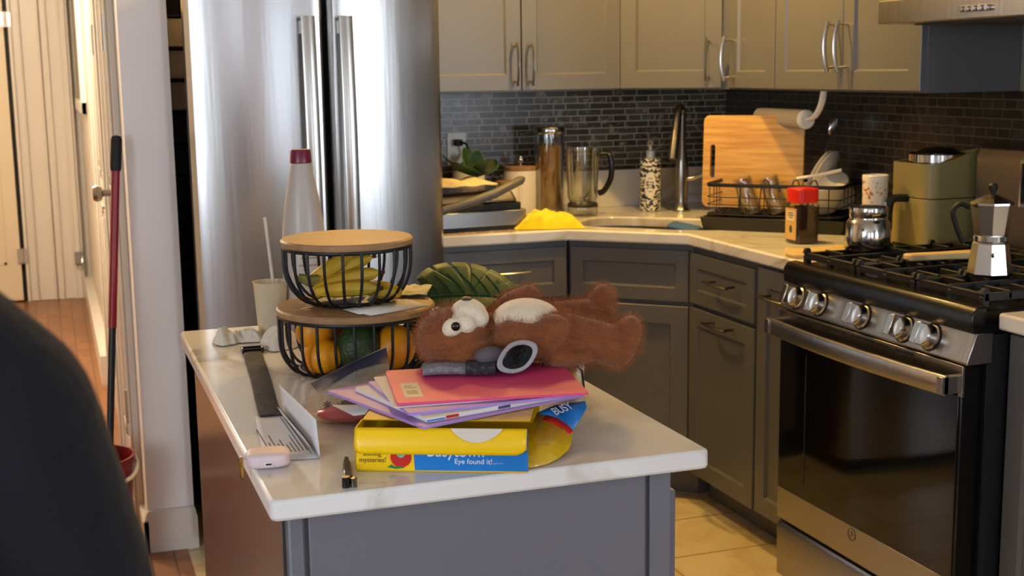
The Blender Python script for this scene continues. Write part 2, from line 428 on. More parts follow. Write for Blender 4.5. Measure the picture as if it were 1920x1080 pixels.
pf = thing('framed_picture', 'narrow white framed picture high on the hall wall, far back', 'picture', (.213, 8.4, 1.24))
f = MB()
for a, b, z0, z1 in ((-.85, -.78, 0, .8), (.78, .85, 0, .8), (-.85, .85, 0, .07), (-.85, .85, .73, .8)): f.box(-.03, 0, a, b, z0, z1)
f.build('frame', M_white, pf, bevel=.004)
MB().box(-.012, -.002, -.78, .78, .07, .73).build('print', mat('grey_print', '#8c8378', mix='#b9b0a2', scale=5), pf)

# wooden handled mop and bucket by the partition end
bk = thing('bucket', 'dark red bucket with white handle standing below the partition end', 'bucket', (.055, 3.86, 0))
MB().lathe([(.09, 0), (.098, .02), (.118, .35), (.124, .355), (.124, .372), (.116, .372), (.11, .34), (.09, .03), (0, .028)], 32).build('pail', mat('red_plastic', '#7c1016', rough=.3), bk)
MB().tube([(-.118 * math.cos(t), -.115 * math.sin(t) - .02, .365 - .05 * math.sin(t)) for t in [PI * i / 14 for i in range(15)]], .006).build('handle', M_white, bk, rot=(0, 0, .5))
mp = thing('mop', 'mop with red and black pole leaning on the partition end above the bucket', 'mop', (.08, 3.84, .04))
a = Vector((.0, 0, 0)); b = Vector((.108, .14, 1.245)); d = b - a
MB().cyl(a + d * .03, a + d * .56, .0105).build('lower_pole', mat('dark_grey_pole', '#24262b', rough=.3), mp)
MB().cyl(a + d * .555, a + d * .92, .012).build('upper_pole', mat('red_pole', '#8f1a26', rough=.3), mp)
MB().lathe([(.014, 0), (.016, .01), (.016, .09), (.013, .1), (0, .104)], 18, a + d * .915, d.to_track_quat('Z', 'Y').to_matrix()).build('grip', M_blackm, mp)
hd = MB()
for i in range(26):
    t = 2 * PI * i / 26; r = .03 + .03 * random.random()
    hd.tube([(0, 0, .05), (r * .5 * math.cos(t), r * .5 * math.sin(t), .04), (r * math.cos(t), r * math.sin(t), .0)], .007, 6)
hd.build('mop_head', mat('mop_cotton', '#8d8880', rough=.9), mp)

# dark rack with pale packets in the gap beside the fridge
rk = thing('storage_rack', 'narrow dark rack in the gap between partition and fridge', 'rack', (.4, 4.42, 0))
r = MB().box(-.036, .036, .07, .08, 0, 1.9).box(-.036, -.032, -.06, .08, 0, 1.9).box(.032, .036, -.06, .08, 0, 1.9)
for i in range(17): r.box(-.036, .036, -.06, .08, .1396 + .0995 * i, .1446 + .0995 * i)
r.build('shelf_frame', mat('rack_dark', '#17171a', rough=.5), rk)
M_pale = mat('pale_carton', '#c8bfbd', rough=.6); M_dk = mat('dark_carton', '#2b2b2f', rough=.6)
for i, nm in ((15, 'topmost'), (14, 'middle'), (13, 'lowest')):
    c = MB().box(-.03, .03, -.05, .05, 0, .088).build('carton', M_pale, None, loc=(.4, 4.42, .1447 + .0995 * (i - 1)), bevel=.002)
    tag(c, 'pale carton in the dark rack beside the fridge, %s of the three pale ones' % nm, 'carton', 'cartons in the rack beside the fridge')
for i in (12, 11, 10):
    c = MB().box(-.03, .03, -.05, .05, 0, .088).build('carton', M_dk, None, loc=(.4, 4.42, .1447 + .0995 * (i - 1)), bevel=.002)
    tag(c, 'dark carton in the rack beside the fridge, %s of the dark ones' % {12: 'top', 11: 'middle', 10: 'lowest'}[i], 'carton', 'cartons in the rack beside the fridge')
# ================================================================== cabinets, worktop, fridge, range
def shaker(w, h, t=.02, fr=.06, dep=.009, x0=0., z0=0., y=0.):
    """door slab in local coords, front face towards -y at y-t"""
    mb = MB(); F = y - t
    o = [(x0, z0), (x0 + w, z0), (x0 + w, z0 + h), (x0, z0 + h)]
    def rect(i, yy): return [(x0 + i, yy, z0 + i), (x0 + w - i, yy, z0 + i), (x0 + w - i, yy, z0 + h - i), (x0 + i, yy, z0 + h - i)]
    R = [rect(0, y), rect(0, F + .002), rect(.002, F), rect(fr, F), rect(fr + .006, F + dep), ]
    vs = [p for r in R for p in r]; fs = [(0, 1, 2, 3)]
    for k in range(len(R) - 1):
        for i in range(4):
            j = (i + 1) % 4; fs.append((4 * k + i, 4 * k + j, 4 * k + 4 + j, 4 * k + 4 + i))
    k = 4 * (len(R) - 1); fs.append((k + 3, k + 2, k + 1, k))
    return mb.add(vs, fs)
def bow(L=.15, out=.034, r=.0055, vertical=True):
    """arched bar handle centred on the origin, standing out to -y"""
    n = 14; pts = []
    for i in range(n + 1):
        t = i / n * 2 - 1; pts.append((0, -out - .012 * (1 - t * t), t * L / 2))
    mb = MB()
    mb.tube(pts, 1, 10, flat=(.0075, .004))
    for s in (-1, 1): mb.tube([(0, 0, s * (L / 2 - .014)), (0, -out - .002, s * (L / 2 - .01))], .0042, 10)
    if not vertical: mb.xf(Matrix.Rotation(PI / 2, 3, 'Y'))
    return mb
M_hnd = mat('satin_nickel', '#c9c6bf', rough=.22, metal=1.)
M_hndd = mat('dark_nickel', '#6d6860', rough=.28, metal=1.)

def cabinet(name, label, loc, rz, w, d, z0, z1, fronts, group, toe=False, cat='cabinet'):
    t = thing(name, label, cat, (*loc, z0), rz, group)
    H = z1 - z0
    b = MB()
    if toe: b.box(0, w, .0, d, .1, H).box(.0, w, .07, d, 0, .1)
    else: b.box(0, w, .0, d, 0, H)
    b.build('body', M_cab, t, bevel=.0015)
    for kind, x, z, ww, hh, hspec in fronts:
        o = shaker(ww, hh, fr=.055 if kind == 'door' else .045).build(kind, M_cab, t, loc=(x, 0, z - z0))
        if hspec:
            hx, hz, vert, mm = hspec
            bow(vertical=vert).build('handle', mm, o, loc=(hx, -.02, hz), label='bar handle of nickel' if 0 else None)
    return t
UZ0, UZ1 = 1.372, 2.25
DZ = 1.377
# upper cabinets (local x runs along the face, -y out of it)
cabinet('upper_cabinet', 'grey double-door upper cabinet between fridge and corner cabinet', (1.21, 4.455), 0, .765, .305, UZ0, UZ1,
        [('door', .003, DZ, .379, .86, (.353, .093, True, M_hnd)), ('door', .386, DZ, .377, .86, (.027, .093, True, M_hnd))], 'upper cabinets')
a0, a1 = Vector((1.983, 4.455)), Vector((2.268, 4.16)); dv = a1 - a0
ct = thing('corner_cabinet', 'grey single-door upper cabinet set diagonally in the corner above the sink', 'cabinet', (a0.x, a0.y, UZ0), math.atan2(dv.y, dv.x), 'upper cabinets')
Wd = dv.length
Mi = Matrix.Rotation(-math.atan2(dv.y, dv.x), 3, 'Z')
pl = [(Mi @ Vector((x - a0.x, y - a0.y, 0))).to_2d()[:] for x, y in ((a0.x, a0.y), (a1.x, a1.y), (2.58, 4.16), (2.58, 4.762), (1.983, 4.762))]
MB().prism(pl, 0, UZ1 - UZ0).build('body', M_cab, ct, bevel=.0015)
o = shaker(Wd - .03, .86).build('door', M_cab, ct, loc=(.006, 0, DZ - UZ0)); bow().build('handle', M_hnd, o, loc=(Wd - .075, -.02, .1))
R90 = -PI / 2
cabinet('upper_cabinet', 'narrow grey single-door upper cabinet just right of the corner', (2.27, 4.152), R90, .324, .31, UZ0, UZ1,
        [('door', .02, DZ, .302, .86, (.03, .1, True, M_hnd))], 'upper cabinets')
cabinet('upper_cabinet', 'grey double-door upper cabinet beside the range hood', (2.27, 3.826), R90, .77, .31, UZ0, UZ1,
        [('door', .003, DZ, .385, .86, (.36, .13, True, M_hnd)), ('door', .391, DZ, .376, .86, (.026, .13, True, M_hnd))], 'upper cabinets')
cabinet('hood_cabinet', 'short grey cabinet above the range hood', (2.27, 3.05), R90, .77, .31, 1.66, UZ1,
        [('door', .003, 1.665, .38, .57, (.35, .06, True, M_hnd)), ('door', .387, 1.665, .38, .57, (.03, .06, True, M_hnd))], 'upper cabinets')
# base cabinets
BZ1 = .873
cabinet('base_cabinet', 'grey base cabinet with top drawer between fridge and corner sink', (1.17, 4.17), 0, .486, .59, 0, BZ1,
        [('drawer', .01, .682, .466, .172, (.245, .098, False, M_hnd)), ('door', .01, .115, .466, .55, None)], 'base cabinets', toe=True)
c0, c1 = Vector((1.664, 4.168)), Vector((1.985, 3.872)); dv = c1 - c0; ang = math.atan2(dv.y, dv.x); Wd = dv.length
ct = thing('sink_cabinet', 'grey diagonal corner sink cabinet with false drawer front', 'cabinet', (c0.x, c0.y, 0), ang, 'base cabinets')
Mi = Matrix.Rotation(-ang, 3, 'Z')
def lc(P): return [(Mi @ Vector((x - c0.x, y - c0.y, 0))).to_2d()[:] for x, y in P]
b = MB(); o4 = Mi @ Vector((.05, .05, 0))
def ring(P, z0, z1, w=.018):
    for i in range(len(P)):
        a = Vector(P[i]); c = Vector(P[(i + 1) % len(P)]); d = (c - a).normalized(); n = Vector((-d.y, d.x)) * w
        b.hexa([(*a, z0), (*c, z0), (*(c + n), z0), (*(a + n), z0), (*a, z1), (*c, z1), (*(c + n), z1), (*(a + n), z1)])
ring(lc([(c0.x, c0.y), (c1.x, c1.y), (2.58, 3.872), (2.58, 4.762), (1.664, 4.762)]), .1, BZ1)
ring(lc([(1.71, 4.22), (2.035, 3.92), (2.5, 3.92), (2.5, 4.7), (1.71, 4.7)]), 0, .1)
b.build('body', M_cab, ct)
shaker(Wd - .02, .172, fr=.045).build('false_drawer', M_cab, ct, loc=(.01, 0, .682))
shaker(Wd - .02, .555).build('door', M_cab, ct, loc=(.01, 0, .112))
cabinet('base_cabinet', 'grey base cabinet with drawer above a pull-out door, right of the sink', (1.985, 3.872), R90, .445, .59, 0, BZ1,
        [('drawer', .012, .685, .424, .165, (.24, .094, False, M_hndd)), ('door', .012, .105, .43, .565, (.235, .54, False, M_hndd))], 'base cabinets', toe=True)
cabinet('base_cabinet', 'slim full-height grey base cabinet next to the range', (1.985, 3.423), R90, .285, .59, 0, BZ1,
        [('door', .006, .108, .274, .755, (.14, .68, False, M_hndd))], 'base cabinets', toe=True)
cabinet('base_cabinet', 'dark base cabinet at the picture edge, on the near side of the range', (1.985, 2.325), R90, .6, .59, 0, BZ1,
        [('door', .006, .108, .588, .755, None)], 'base cabinets', toe=True)

# worktop with a cut-out for the corner sink
def slab(poly, hole, z0, z1, name, m, parent=None, bev=.006):
    bm = bmesh.new()
    ov = [bm.verts.new((x, y, z1)) for x, y in poly]; hv = [bm.verts.new((x, y, z1)) for x, y in hole]
    es = [bm.edges.new((L[i], L[(i + 1) % len(L)])) for L in (ov, hv) for i in range(len(L))] if hole else None
    if hole:
        r = bmesh.ops.triangle_fill(bm, use_beauty=True, use_dissolve=False, edges=es)
    else: bm.faces.new(ov)
    fs = list(bm.faces)
    r = bmesh.ops.extrude_face_region(bm, geom=fs)
    for v in [g for g in r['geom'] if isinstance(g, bmesh.types.BMVert)]: v.co.z = z0
    bmesh.ops.recalc_face_normals(bm, faces=bm.faces)
    me = bpy.data.meshes.new(name); bm.to_mesh(me); bm.free(); me.materials.append(m)
    for p in me.polygons: p.use_smooth = True
    me.set_sharp_from_angle(angle=math.radians(35))
    o = bpy.data.objects.new(name, me); COL.objects.link(o)
    if bev:
        md = o.modifiers.new('edge', 'BEVEL'); md.width = bev; md.segments = 2; md.limit_method = 'ANGLE'; md.angle_limit = math.radians(50)
    if parent: o.parent = parent
    return o
u = Vector((.735, -.678)); nn = Vector((.678, .735)); sc = Vector((2.0, 4.16))
hole = []
for k in range(40):
    t = 2 * PI * k / 40; c, s_ = math.cos(t), math.sin(t); e = .55
    a = .29 * abs(c) ** e * (1 if c > 0 else -1); bb = .165 * abs(s_) ** e * (1 if s_ > 0 else -1)
    hole.append((sc + u * a + nn * bb)[:])
TOPZ = .914
wt = slab([(1.19, 4.128), (1.646, 4.128), (1.952, 3.85), (1.952, 3.135), (2.581, 3.135), (2.581, 4.763), (1.19, 4.763)], hole, .876, TOPZ, 'worktop', M_top)
tag(wt, 'white veined stone worktop running round the corner with the sink', 'worktop')
w2 = slab([(1.93, 2.318), (2.581, 2.318), (2.581, 1.7), (1.93, 1.7)], [], .876, TOPZ, 'worktop', M_top)
tag(w2, 'short stone worktop on the near side of the range', 'worktop')
us = MB().box(1.62, 2.24, 4.742, 4.764, TOPZ, 1.058).box(2.24, 2.581, 4.742, 4.764, TOPZ, 1.058).box(2.561, 2.582, 4.0, 4.742, TOPZ, 1.058)
tag(us.build('upstand', M_top, None, bevel=.002), 'low stone upstand behind the soap bottle and tap', 'upstand')
# sink
sk = thing('sink', 'stainless steel double bowl sink sunk in the corner worktop', 'sink', (sc.x, sc.y, .876), math.atan2(u.y, u.x))
def bowl(x0, x1, y0, y1, dz):
    mb = MB(); R = []
    for ins, z, r in ((-.012, 0.0, .05), (.0, -.001, .05), (.004, -.02, .05), (.012, -dz + .03, .05), (.04, -dz, .04)):
        R.append([(x, y, z) for x, y in rbox(x0 + ins, x1 - ins, y0 + ins, y1 - ins, r)])
    n = len(R[0]); vs = [p for r in R for p in r]; fs = []
    for k in range(len(R) - 1):
        for i in range(n): fs.append((k * n + i, k * n + (i + 1) % n, k * n + n + (i + 1) % n, k * n + n + i))
    fs.append([(len(R) - 1) * n + i for i in range(n)])
    return mb.add(vs, fs)
bowl(-.285, -.004, -.16, .16, .17).build('bowl', M_steel2, sk); bowl(.004, .285, -.16, .16, .17).build('bowl', M_steel2, sk)
MB().box(-.004, .004, -.16, .16, -.1, -.003).build('divider', M_steel2, sk, bevel=.002)
for x in (-.145, .145):
    MB().lathe([(0, .003), (.03, .003), (.042, .006), (.045, .0)], 24, (x, 0, -.1695)).build('drain', M_chrome, sk)
sp = MB().prism(rbox(-.055, .055, -.03, .03, .012), 0, .03).build('sponge', mat('blue_sponge', '#3c5f8f', rough=.95, bump=.4, bscale=200), None, loc=(2.03, 4.03, .889), rot=(.2, .15, -.9), bevel=.004)
tag(sp, 'blue scrubbing sponge at the sink divider', 'sponge')

# tap
tp = thing('kitchen_tap', 'brushed steel pull-down tap standing behind the sink', 'tap', (2.24, 4.47, TOPZ))
MB().lathe([(.032, 0), (.032, .006), (.026, .012), (.022, .05), (.025, .1), (.028, .14), (.021, .2), (.0165, .24)], 28).build('base', M_steel, tp)
td = Vector((-.66, -.66, 0)).normalized()
pts = [Vector((0, 0, .2)), Vector((0, 0, .355))]
for i in range(12):
    t = PI * i / 12; pts.append(Vector((0, 0, .36)) + td * (.024 * (1 - math.cos(t))) + Vector((0, 0, .03 * math.sin(t))))
pts.append(pts[-1] + Vector((0, 0, -.02)) + td * .007)
MB().tube(pts, .0145, 16).build('spout', M_steel, tp)
q = pts[-1]
MB().tube([q, q + Vector((0, 0, -.03)) + td * .01, q + Vector((0, 0, -.12)) + td * .042, q + Vector((0, 0, -.145)) + td * .05], [.015, .0155, .018, .0175], 16).build('spray_head', M_steel, tp)
MB().tube([(0, 0, .12), (.03, -.03, .125), (.075, -.075, .15)], [.011, .009, .006], 12).build('lever', M_steel, tp)

# outlet with plug
ol = thing('wall_outlet', 'white double wall outlet on the mosaic by the fridge', 'outlet', (1.447, 4.765, 1.16))
MB().prism(rbox(-.037, .037, -.06, .06, .006), -.006, 0, 'y').build('plate', M_white, ol, bevel=.0015)
for z in (.024, -.024):
    s_ = MB().prism(rbox(-.017, .017, z - .016, z + .016, .008), -.009, -.005, 'y').build('socket', M_white, ol)
    MB().box(-.007, -.005, -.0095, -.0088, z - .004, z + .006).box(.005, .007, -.0095, -.0088, z - .004, z + .006).box(-.002, .002, -.0095, -.0088, z - .011, z - .007).build('slot', M_blackm, s_)
pg = thing('power_cord', 'black plug and cord in the wall outlet, dropping behind the grill', 'cord', (1.447, 4.75, 1.184))
MB().prism(rbox(-.013, .013, -.012, .012, .004), -.03, .006, 'y').build('plug', M_blackm, pg, bevel=.002)
MB().tube(smoothpath([(0, -.03, 0), (.02, -.05, -.005), (.022, -.05, -.05), (-.02, -.045, -.1), (-.08, -.045, -.15), (-.13, -.06, -.22), (-.15, -.1, -.265)]), .0045, 10).build('cable', M_blackm, pg)

# ---------------------------------------------------------------- fridge
M_frg = mat('fridge_steel', '#b4b2b0', rough=.24, metal=1., bump=.06, bscale=5, bstretch=(5, 1, .25))
fr = thing('fridge', 'stainless steel french-door fridge behind the kitchen island', 'fridge', (.765, 3.9, 0))
MB().box(-.325, .36, .09, .82, .03, 1.74).build('body', mat('fridge_side_grey', '#3b3b3d', rough=.4), fr, bevel=.004)
def fdoor(xa, xb, z0, z1, name, edge_a, edge_b):
    """bulged door: front curve across x, with rounded outer edges"""
    mb = MB(); n = 30; R = []
    half = .3775
    def fy(x):
        t = x / half
        b = -.052 * (1 - abs(t) ** 2.4)
        return b
    prof = []
    for i in range(n + 1):
        x = xa + (xb - xa) * i / n
        y = fy(x)
        if edge_a and x - xa < .02: y += .02 * (1 - math.sqrt(max(0, 1 - (1 - (x - xa) / .02) ** 2)))
        if edge_b and xb - x < .02: y += .02 * (1 - math.sqrt(max(0, 1 - (1 - (xb - x) / .02) ** 2)))
        prof.append((x, y))
    # finer at the ends
    poly = prof + [(xb, .08), (xa, .08)]
    return mb.prism(poly, z0, z1)
G = .006
xs_gap = .018
for nm, xa, xb, s in (('door', -.3775, xs_gap - G, -1), ('door', xs_gap + G, .3775, 1)):
    d = fdoor(xa, xb, .62, 1.745, nm, True, True).build(nm, M_frg, fr, ang=25, bevel=.002)
    hx = -.045 if s < 0 else .064
    # flat bowed pull bar
    hb = MB(); w = .0195; pts = []
    n = 18
    zs0, zs1 = .68, 1.61
    vs = []; fs = []
    for i in range(n + 1):
        t = i / n; z = zs0 + (zs1 - zs0) * t; e = 2 * t - 1
        y = -.112 - .022 * (1 - e ** 2); y2 = y + .014
        dx = 0
        vs += [(hx - w, y + .004, z), (hx - w * .5, y, z), (hx + w * .5, y, z), (hx + w, y + .004, z), (hx + w, y2, z), (hx - w, y2, z)]
    for i in range(n):
        for k in range(6): fs.append((6 * i + k, 6 * i + (k + 1) % 6, 6 * i + 6 + (k + 1) % 6, 6 * i + 6 + k))
    fs += [[5, 4, 3, 2, 1, 0], [6 * n + k for k in range(6)]]
    hb.add(vs, fs)
    for z in (zs0 + .03, zs1 - .03): hb.box(hx - .014, hx + .014, -.112, -.045, z - .018, z + .018)
    hb.build('handle', mat('handle_steel', '#b9b5ae', rough=.24, metal=1.), d, ang=50)
fdoor(-.3775, .3775, .06, .61, 'freezer_drawer', True, True).build('freezer_drawer', M_frg, fr, ang=25, bevel=.002)
MB().box(-.31, .31, -.13, -.11, .5, .53).box(-.28, -.25, -.12, -.03, .5, .53).box(.25, .28, -.12, -.03, .5, .53).build('drawer_handle', MATS['handle_steel'], fr, bevel=.004)
MB().box(-.32, .35, .05, .3, 0, .05).build('kick_plate', M_blackm, fr)

# ---------------------------------------------------------------- range
M_glassb = mat('oven_glass', '#0b0a0a', rough=.06, spec=.6)
RY0, RY1 = 2.345, 3.127
st = thing('gas_range', 'stainless steel gas range with black grates and five knobs', 'range', (1.9, RY1, 0), R90)
# local: x runs toward the viewpoint (world -y), y into the wall (world +x)
W = RY1 - RY0
MB().box(0, W, .03, .66, .03, .86).build('body', mat('range_side_black', '#141416', rough=.45), st, bevel=.003)
MB().prism([(.0, .862), (-.018, .868), (-.02, .905), (-.008, .922), (.02, .924), (.02, .915), (.6, .915), (.6, .924), (.66, .924), (.66, .862)], -.004, W + .004, 'x').build('cooktop', M_black, st, bevel=.003)
pnl = MB().prism([(-.006, .866), (-.03, .798), (-.026, .794), (.04, .794), (.04, .866)], -.004, W + .004, 'x').build('control_panel', M_steel, st, bevel=.003)
pd = Vector((0, -.943, .333)).normalized()
for x in (.072, .18, .372, .545, .645):
    zc = .833; c = Vector((x, -.018, zc)); Rm = pd.to_track_quat('Z', 'X').to_matrix()
    k = MB().lathe([(.031, -.002), (.031, .004), (.027, .006), (.0265, .022), (.0255, .027), (.0235, .03), (0, .031)], 30, c, Rm)
    ko = k.build('knob', M_steel2, st)
    g = MB().box(-.0255, .0255, -.0105, .0105, .026, .05).xf(Rm.to_4x4()); g.xf(Matrix.Translation(c))
    g.build('grip', M_steel2, ko, bevel=.002)
    MB().lathe([(.034, -.004), (.034, .001), (.031, .001)], 30, c, Rm).build('knob_ring', M_blackm, ko)
od = MB().box(.006, W - .012, -.028, .03, .2, .79)
od.build('oven_door', M_black, st, bevel=.004)
odo = bpy.context.scene.objects[-1] if 0 else [o for o in st.children if o.name.startswith('oven_door')][0]
MB().box(.008, W - .018, -.031, -.027, .29, .735).build('glass', M_glassb, odo, bevel=.0015)
tr_ = MB()
for a, b in ((.0, .004), ): pass
MB().box(.14, .142, -.0325, -.03, .33, .69).build('window_line', mat('grey_line', '#3a3733', rough=.4), odo)
vt = MB()
for a, b in ((.095, .145), (.165, .32), (.345, .5), (.53, .6)):
    for z in (.7655, .777): vt.box(a, b, -.0318, -.0295, z + .003, z + .009)
vt.build('vent_slots', M_blackm, odo)
MB().box(.0, W - .006, -.031, -.024, .7355, .792).box(W - .05, W - .006, -.031, -.024, .722, .7355).build('top_band', M_steel, odo, bevel=.001)
MB().box(.006, W - .012, -.0305, -.026, .2, .2895).build('bottom_band', M_steel, odo, bevel=.001)
# wide flat bar handle, bowed outward
hb = MB(); vs = []; fs = []; n = 24
for i in range(n + 1):
    t = i / n; x = -.002 + (W - .012) * t; e = 2 * t - 1
    y = -.072 - .02 * (1 - e ** 2)
    vs += [(x, y + .003, .727), (x, y, .731), (x, y, .768), (x, y + .003, .772), (x, y + .012, .772), (x, y + .012, .727)]
for i in range(n):
    for k in range(6): fs.append((6 * i + k, 6 * i + (k + 1) % 6, 6 * i + 6 + (k + 1) % 6, 6 * i + 6 + k))
fs += [[5, 4, 3, 2, 1, 0], [6 * n + k for k in range(6)]]
hb.add(vs, fs)
for x in (.0, W - .034): hb.box(x, x + .02, -.078, -.026, .73, .769)
hb.build('handle', M_steel, odo, ang=50, bevel=.001)
lg = MB().lathe([(.0165, -.0005), (.0165, .001), (.0145, .001), (.0145, -.0005)], 32, (.372, -.0305, .268), Matrix.Rotation(PI / 2, 3, 'X'), close=True)
lg.tube([(.366, -.0312, .272), (.371, -.0312, .276), (.372, -.0312, .268), (.368, -.0312, .262), (.374, -.0312, .266), (.38, -.0312, .27)], .0007, 6)
lg.build('round_emblem', mat('emblem_grey', '#4a4540', rough=.3, metal=.8), odo)
MB().box(.0, W, -.014, .03, .172, .198).build('drawer_gap', M_blackm, st)
dw = MB().prism([(.02, .03), (-.026, .03), (-.028, .172), (-.022, .186), (.0, .188), (.004, .17), (.02, .17)], .002, W - .03, 'x').build('bottom_drawer', M_steel, st, bevel=.002)
# edge trims on the near flank
MB().box(W, W + .003, .03, .08, .05, .86).build('side_trim', mat('range_side_grey', '#26272b', rough=.4), st)
MB().prism([(.6, .92), (.6, 1.19), (.61, 1.215), (.635, 1.225), (.66, 1.225), (.66, .92)], .002, W - .002, 'x').build('back_guard', mat('dark_steel', '#7a716a', rough=.35, metal=.9), st, bevel=.004)
bgo = [o for o in st.children if o.name.startswith('back_guard')][0]
MB().box(.2, .56, .594, .6, 1.07, 1.18).build('display', M_glassb, bgo, bevel=.001)
for xa in (.193, .56): MB().box(xa, xa + .007, .592, .6, 1.062, 1.188).build('display_trim', M_chrome, bgo)
# grates: three cast iron frames
bz = .918
for gi, (ga, gb) in enumerate(((.02, .262), (.27, .512), (.52, .762))):
    g = MB(); h0, h1 = bz + .012, bz + .03; t = .0065
    for x in (ga + t, gb - t): g.box(x - t, x + t, .03, .585, h0, h1)
    for y in (.036, .3, .58): g.box(ga, gb, y - t, y + t, h0, h1)
    cx = (ga + gb) / 2
    g.box(cx - t * .8, cx + t * .8, .03, .585, h0 + .003, h1 + .004)
    for y in (.1, .17, .235, .365, .44, .51):
        g.box(ga, ga + .085, y - t * .7, y + t * .7, h0 + .003, h1 + .003).box(gb - .085, gb, y - t * .7, y + t * .7, h0 + .003, h1 + .003)
    for x in (ga + .008, gb - .008, cx):
        for y in (.036, .3, .58): g.box(x - .008, x + .008, y - .008, y + .008, bz - .002, h0 + .01)
    for x in (ga + .006, gb - .006):
        for y in (.036, .17, .3, .44, .58): g.prism([(y - .012, h1 - .002), (y + .012, h1 - .002), (y + .006, h1 + .012), (y - .006, h1 + .012)], x - .006, x + .006, 'x')
    g.build('grate', M_iron, st, bevel=.0015)
for x, y in ((.14, .17), (.14, .44), (.39, .3), (.64, .17), (.64, .44)):
    bu = MB().lathe([(.048, 0), (.048, .008), (.04, .012), (.036, .014), (.036, .02), (.03, .024), (0, .024)], 28, (x, y, bz - .003)).build('burner', M_blackm, st)

# hood
hd = thing('range_hood', 'slim stainless steel range hood under the short cabinet', 'hood', (2.1, 3.045, 1.556), R90)
MB().prism([(0, 0), (0, .06), (.03, .075), (.168, .1), (.48, .1), (.48, 0)], 0, .76, 'x').build('canopy', M_steel, hd, bevel=.003)
for i in range(5):
    x = .348 + .0235 * i
    MB().lathe([(.0075, 0), (.0075, .008), (.006, .011), (0, .011)], 16, (x, .0, .024), Matrix.Rotation(PI / 2, 3, 'X')).build('button', M_chrome, hd)
MB().box(.05, .7, .08, .44, -.004, .0).build('filter', mat('filter_grey', '#55524d', rough=.5, metal=.7), hd)

# ---------------------------------------------------------------- island
M_isl = mat('island_grey_paint', '#6c6b72', rough=.4)
isl = thing('kitchen_island', 'grey kitchen island cabinet carrying the toys and baskets', 'island', (.55, 2.22, 0))
b = MB().box(-.288, .262, -.565, .565, .0, .885)
b.build('body', M_isl, isl, bevel=.002)
MB().box(-.262, .222, -.572, -.565, .08, .884).build('front_panel', M_isl, isl, bevel=.0015)
MB().box(.229, .262, -.573, -.565, .0, .884).build('corner_post', M_isl, isl, bevel=.002)
MB().box(-.29, -.268, -.573, -.565, .0, .884).build('corner_post', M_isl, isl, bevel=.004)
MB().box(-.293, -.288, -.54, .54, .05, .88).build('side_panel', mat('island_side_brown', '#4f4644', rough=.22), isl, bevel=.001)
dr = shaker(.52, .74).build('door', M_isl, isl, loc=(.266, -.54, .1), rot=(0, 0, PI / 2)); bow().build('handle', M_hnd, dr, loc=(.03, -.02, .4))
dr = shaker(.54, .74).build('door', M_isl, isl, loc=(.266, -.01, .1), rot=(0, 0, PI / 2)); bow().build('handle', M_hnd, dr, loc=(.5, -.02, .4))
it = slab(rbox(.236, .862, 1.622, 2.826, .012, 3), [], .8855, .914, 'island_top', M_top, bev=.005)
tag(it, 'white veined stone top of the kitchen island', 'worktop')
# ================================================================== things on the worktop and range
TZ = TOPZ
# contact grill
gr = thing('contact_grill', 'grey steel contact grill with sloping handle beside the fridge', 'grill', (1.36, 4.335, TZ), .06)
MB().prism(rbox(-.185, .165, -.125, .15, .02), .012, .066).build('base', mat('grill_steel', '#8b8986', rough=.35, metal=.85), gr, bevel=.003)
MB().prism(rbox(-.19, .172, -.13, .155, .022), 0, .013).build('foot_skirt', M_blackm, gr)
MB().prism(rbox(-.18, .15, -.115, .145, .02), .066, .09).build('hot_plates', M_blackm, gr, bevel=.003)
lid = MB().hexa([(-.18, -.11, .09), (.14, -.11, .09), (.14, .145, .09), (-.18, .145, .09), (-.165, -.09, .125), (.12, -.09, .135), (.12, .13, .135), (-.165, .13, .125)])
lid.build('lid', M_steel, gr, bevel=.012, seg=3)
MB().tube([(-.2, -.155, .07), (-.05, -.158, .105), (.03, -.158, .128), (.13, -.15, .168), (.142, -.14, .172)], [.0145, .0155, .0155, .015, .009], 14).build('handle', mat('grill_handle', '#62605d', rough=.45, metal=.2), gr)
MB().box(.02, .045, -.15, -.1, .108, .13).build('hinge_bracket', M_steel, gr, bevel=.002)
pp = MB().grid(lambda u, v: (-.13 + .26 * u, -.1 + .17 * v, .004 + .012 * mnoise.noise((u * 4, v * 4, 1)) + .012 * abs(math.sin(u * 9)) * v), 18, 12)
tag(pp.build('wrapping_paper', mat('cream_paper', '#d8c79c', rough=.8), None, loc=(1.285, 4.3, TZ + .152), rot=(0, 0, .1), solid=.004), 'crumpled cream wrapping paper lying on the contact grill', 'paper')
def leafmesh(L, Wd, bend, cup=.25):
    def f(u, v):
        t = v; w = Wd * math.sin(PI * min(1, t * .96 + .02)) ** .75 * (1 - .25 * t)
        x = (u - .5) * 2 * w
        return (x, L * t * math.cos(bend * t), L * math.sin(bend * t) * t * .8 + cup * abs(x))
    return MB().grid(f, 9, 14)
M_leafd = mat('dark_leaf', '#1d3320', mix='#2b4a2d', scale=20, rough=.4)
lp_ = thing('leaf_sprig', 'dark green leafy sprig lying over the contact grill', 'leaves', (1.42, 4.43, TZ + .165))
for L, Wd, rz, rx in ((.15, .05, 1.35, .25), (.12, .05, .6, .75), (.1, .04, -.1, 1.2), (.15, .055, 2.2, .1), (.13, .055, -.9, .1), (.12, .05, 3.3, .3)):
    leafmesh(L, Wd, .4).build('leaf', M_leafd, lp_, rot=(rx, 0, rz), solid=.0008)
MB().tube([(0, -.03, -.02), (0, 0, 0), (.0, .03, .06)], .004).build('stem', M_leafd, lp_)

